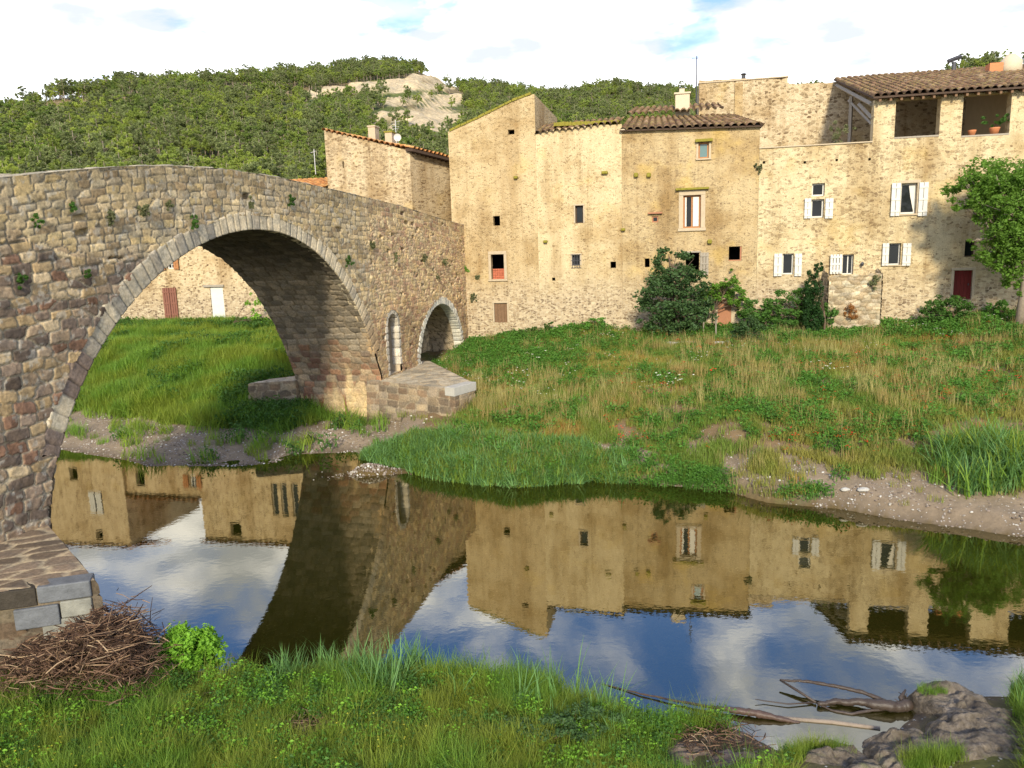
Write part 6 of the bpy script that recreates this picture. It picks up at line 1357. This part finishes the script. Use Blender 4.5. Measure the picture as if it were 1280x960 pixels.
def rock(label, foot, h, seed, name='rock', k=1.5, m=None):
    """low outcrop: footprint from corner points on the ground, ridged crown, skirts below the water"""
    P = [np.array(onz(*q, .05)[:2]) for q in foot]; c0 = sum(P)/len(P); n = len(P); out_ = []
    A_ = np.linspace(0, 2*pi, 160, endpoint=False); pa = np.array([atan2(*(p-c0)[::-1]) for p in P]); pr = np.array([np.linalg.norm(p-c0) for p in P]); o_ = np.argsort(pa); pa, pr = pa[o_], pr[o_]
    R_o = np.interp(A_, np.concatenate([[pa[-1]-2*pi], pa, [pa[0]+2*pi]]) if True else pa, np.concatenate([[pr[-1]], pr, [pr[0]]])); R_o = np.interp((A_+pi) % (2*pi)-pi, np.concatenate([[pa[-1]-2*pi], pa, [pa[0]+2*pi]]), np.concatenate([[pr[-1]], pr, [pr[0]]]))
    t_ = np.linspace(0, 1, 70); TT_, RA = np.meshgrid(t_, R_o, indexing='ij'); AA_ = np.broadcast_to(A_, TT_.shape); rad_ = TT_*RA*1.1*(.86+.34*fbm(np.cos(AA_)*1.7+seed, np.sin(AA_)*1.7, seed+4, 4))
    x_ = c0[0]+np.cos(AA_)*rad_; y_ = c0[1]+np.sin(AA_)*rad_
    z_ = h*(1-TT_**3.2)+(fbm(x_*.9, y_*1.3, seed, 3)-.5)*h*.9+(np.abs(fbm(x_*k, y_*k*1.9, seed+1, 5)-.5))*-.25+(fbm(x_*4, y_*8, seed+2, 6)-.5)*.15+sstep(.5, .56, fbm(x_*1.2, y_*2.4, seed+5, 4))*.07
    z_ = z_*(1-TT_**8)-.45*TT_**6
    G = np.stack([x_, y_, z_], -1); G = np.concatenate([G, G[:, :1]], 1)
    o = grid_obj(name, G-np.array([c0[0], c0[1], 0]), m or rk.m, None, smooth=True); o.location = (c0[0], c0[1], 0); props(o, label, 'rock'); return o
rock('largest grey rock outcrop in the bottom right corner, mossy on its far lip', [(1128, 872), (1150, 856), (1190, 854), (1250, 876), (1340, 930), (1350, 1030), (1200, 1030), (1150, 985), (1150, 935), (1172, 905)], .27, 11)
rock('flatter grey rock between the grass tufts and the largest outcrop', [(1090, 912), (1140, 910), (1180, 935), (1200, 990), (1110, 1000), (1080, 950)], .20, 12)
rock('low rock behind the green tuft at the bottom edge right of the mud bank', [(965, 948), (990, 930), (1040, 922), (1085, 935), (1120, 960), (1120, 1000), (1000, 1010), (950, 980)], .15, 13)
rock('brown muddy rock hump beside the near grass with dead reeds on it', [(818, 925), (870, 900), (925, 908), (960, 935), (985, 975), (900, 1000), (830, 995)], .17, 14, 'mud_bank', 1.5, simple('wet_mud', (.15, .11, .08), .7, .4, 7, .8, .3, .03))
# moss cap on the outcrop
P_ = pts_in(4000, 4, 8, 8, 12, lambda x_, y_: (lambda uv: sstep(.3, .7, np.exp(-(((uv[0]-1165)/26)**2+((uv[1]-862)/8)**2))))(project(np.stack([x_, y_, x_*0+.3], -1))), 19, (.25, .5)); P_[0][:, 2] = .30; scatter('rock_moss', *P_, g_near)
# driftwood
def knotty(mb, pts, rad, n, seed, amp=.35):
    rg_ = np.random.default_rng(seed); P = np.array(pts, float); k = len(P); m = k*7; t = np.linspace(0, k-1, m); Q_ = np.stack([np.interp(t, np.arange(k), P[:, i]) for i in range(3)], -1)
    r_ = np.interp(t, np.arange(k), rad); w1 = np.cumsum(rg_.normal(size=(m, 3)), 0); w1 -= np.linspace(0, 1, m)[:, None]*w1[-1]; Q_ += w1*r_.mean()*.12
    r_ = r_*(1+amp*(rg_.random(m)-.5)); mb.tube(list(Q_), list(r_), n)
def wpt(u_, v_, z_=.03): return onz(u_, v_, z_)
o = MB(); pts = [(752, 855, .0), (800, 868, .01), (850, 878, .02), (890, 885, .03), (915, 888, .05), (945, 892, .05), (975, 898, .03), (1000, 903, .0)]; knotty(o, [wpt(*q) for q in pts], [.008, .012, .016, .022, .040, .052, .038, .015], 11, 1)
lg = o.build('driftwood_log', M_drift, None, True); props(lg, 'reddish brown driftwood log half sunk in the near water, thick in the middle', 'driftwood log')
br_ = MB(); knotty(br_, [wpt(*q) for q in [(1135, 880, .07), (1110, 882, .08), (1080, 880, .06), (1050, 877, .05), (1022, 880, .04)]], [.085, .075, .055, .045, .03], 9, 3)
knotty(br_, [wpt(*q) for q in [(1108, 878, .08), (1075, 864, .14), (1040, 856, .16), (1005, 851, .15), (975, 850, .10)]], [.035, .028, .026, .022, .014], 7, 4)
br_.tube([wpt(*q) for q in [(975, 850, .10), (995, 862, .07), (1020, 878, .03)]], [.014, .02, .018], 7)
knotty(br_, [wpt(*q) for q in [(1022, 880, .02), (1040, 888, .01), (1065, 892, .01), (1095, 888, .02), (1125, 884, .04)]], [.015, .018, .02, .025, .03], 7, 5)
br_.tube([wpt(*q) for q in [(1020, 878, .02), (985, 880, .03), (955, 876, .03), (944, 874, .05)]], [.012, .010, .008, .005], 5)
br_.tube([wpt(*q) for q in [(1132, 882, .05), (1126, 872, .15), (1132, 862, .22)]], [.05, .035, .012], 6)
for i in range(6):
    a = rng.random(); br_.tube([wpt(1131+rng.normal()*3, 876+rng.normal()*3, .08), wpt(1126+rng.normal()*9, 868+rng.normal()*6, .16)], [.012, .004], 4)
bb_ = br_.build('driftwood_branch', M_drift2, None, True); props(bb_, 'dark forked driftwood branch looping out of the water against the large rock', 'driftwood branch')
o = MB(); o.tube([wpt(*q) for q in [(965, 897, .0), (1040, 903, .0), (1100, 911, .0)]], [.03, .035, .03], 7); lg = o.build('driftwood_log', M_barkl, None, True); props(lg, 'pale straight submerged log just breaking the surface in front of the forked branch', 'driftwood log')
# heap of dead reeds
rng = np.random.default_rng(9); hp = ground(110, 850); mb = MB(); cx_, cy_ = hp[0], hp[1]
def heap_h(x_, y_):
    u_, v_ = U_V(np.array([x_]), np.array([y_])); return 0
hpts = [(130, 800, 70, .62), (80, 832, 70, .45), (160, 822, 45, .50), (30, 850, 60, .28), (110, 858, 80, .25)]
for i in range(3600):
    q = hpts[rng.integers(0, len(hpts))]; u_ = q[0]+rng.normal()*q[2]*.40; v_ = 862+rng.normal()*9-(0 if q[3] < .3 else 6); g0 = onz(u_, v_, .35)
    top = np.interp(u_, [-60, 0, 60, 125, 160, 200, 225], [.40, .55, .85, 1.22, 1.10, .50, .1]); hh = top*rng.random()**.75; g0 = np.array([g0[0], g0[1]+(.2+rng.normal()*.30)*(1), max(float(hgt(g0[0], g0[1])), .05)+hh])
    a = rng.normal()*.55+(.3 if rng.random() < .6 else 2.2); el = rng.normal()*.35; L_ = .10+.45*rng.random()**1.6; d = np.array([cos(a)*cos(el), sin(a)*cos(el), sin(el)]); m2 = g0+rng.normal(size=3)*.012; r_ = .0045+.006*rng.random()**2
    mb.tube([g0-d*L_/2, m2, g0+d*L_/2], [r_, r_, r_*.6], 4)
o = mb.build('dead_reed_heap', M_stick); props(o, 'tangled heap of broken brown dead reeds washed against the platform', None, None, 'stuff')
core = rock('brown core of the heap', [(60, 800), (180, 800), (205, 850), (150, 870), (20, 875), (-40, 850)], .60, 15, 'reed_litter', 1.5, simple('reed_litter_mat', (.055, .032, .02), .95, .5, 20, .8, .1, .03)); core['kind'] = 'stuff'; del core['category']; core['label'] = 'matted dark reed litter under the heap of dead reeds'
mb = MB()
for i in range(800):
    c0_ = [(388, 915, 26, 11), (120, 885, 90, 12), (900, 930, 35, 15), (250, 850, 60, 6)][rng.integers(0, 4)]; g0 = ground(c0_[0]+rng.normal()*c0_[2], c0_[1]+rng.normal()*c0_[3], .4)+np.array([0, 0, .04+.09*rng.random()]); a = rng.random()*6.28; L_ = .08+.22*rng.random(); d = np.array([cos(a), sin(a), rng.normal()*.15])
    mb.tube([g0-d*L_/2, g0+rng.normal(size=3)*.01, g0+d*L_/2], .004+.003*rng.random(), 4)
o = mb.build('scattered_dead_stems', M_stick); props(o, 'dry broken stems scattered over the near bank', None, None, 'stuff')
st = MB(); g0 = onz(195, 790, .75); 
p0_ = np.array([g0[0]-.45, g0[1]+.1, .62]); st.tube([p0_, p0_+[.2, -.02, .02], p0_+[.42, -.03, .0]], [.022, .028, .03], 7); o = st.build('broken_branch', M_bark, None, True); props(o, 'short stub of broken branch poking out of the right side of the dead reed heap', 'branch')
tw = MB(); t0 = onz(128, 790, .9)
for i in range(26):
    a = rng.normal()*.8; d = np.array([sin(a)*.9, rng.normal()*.2, abs(cos(a))*.6]); L_ = .15+.35*rng.random(); s0 = np.array([t0[0]+rng.normal()*.06, t0[1]+.1, .80]); e = s0+d*L_; tw.tube([s0, (s0+e)/2+rng.normal(size=3)*.02, e], [.004, .003, .0015], 3)
    for j in range(3): f = rng.random(); q = s0+(e-s0)*f; tw.tube([q, q+rng.normal(size=3)*.07], [.002, .001], 3)
o = tw.build('dead_twigs', M_bark); props(o, 'spray of bare thin dead twigs rising behind the reed heap against the water', 'twigs')
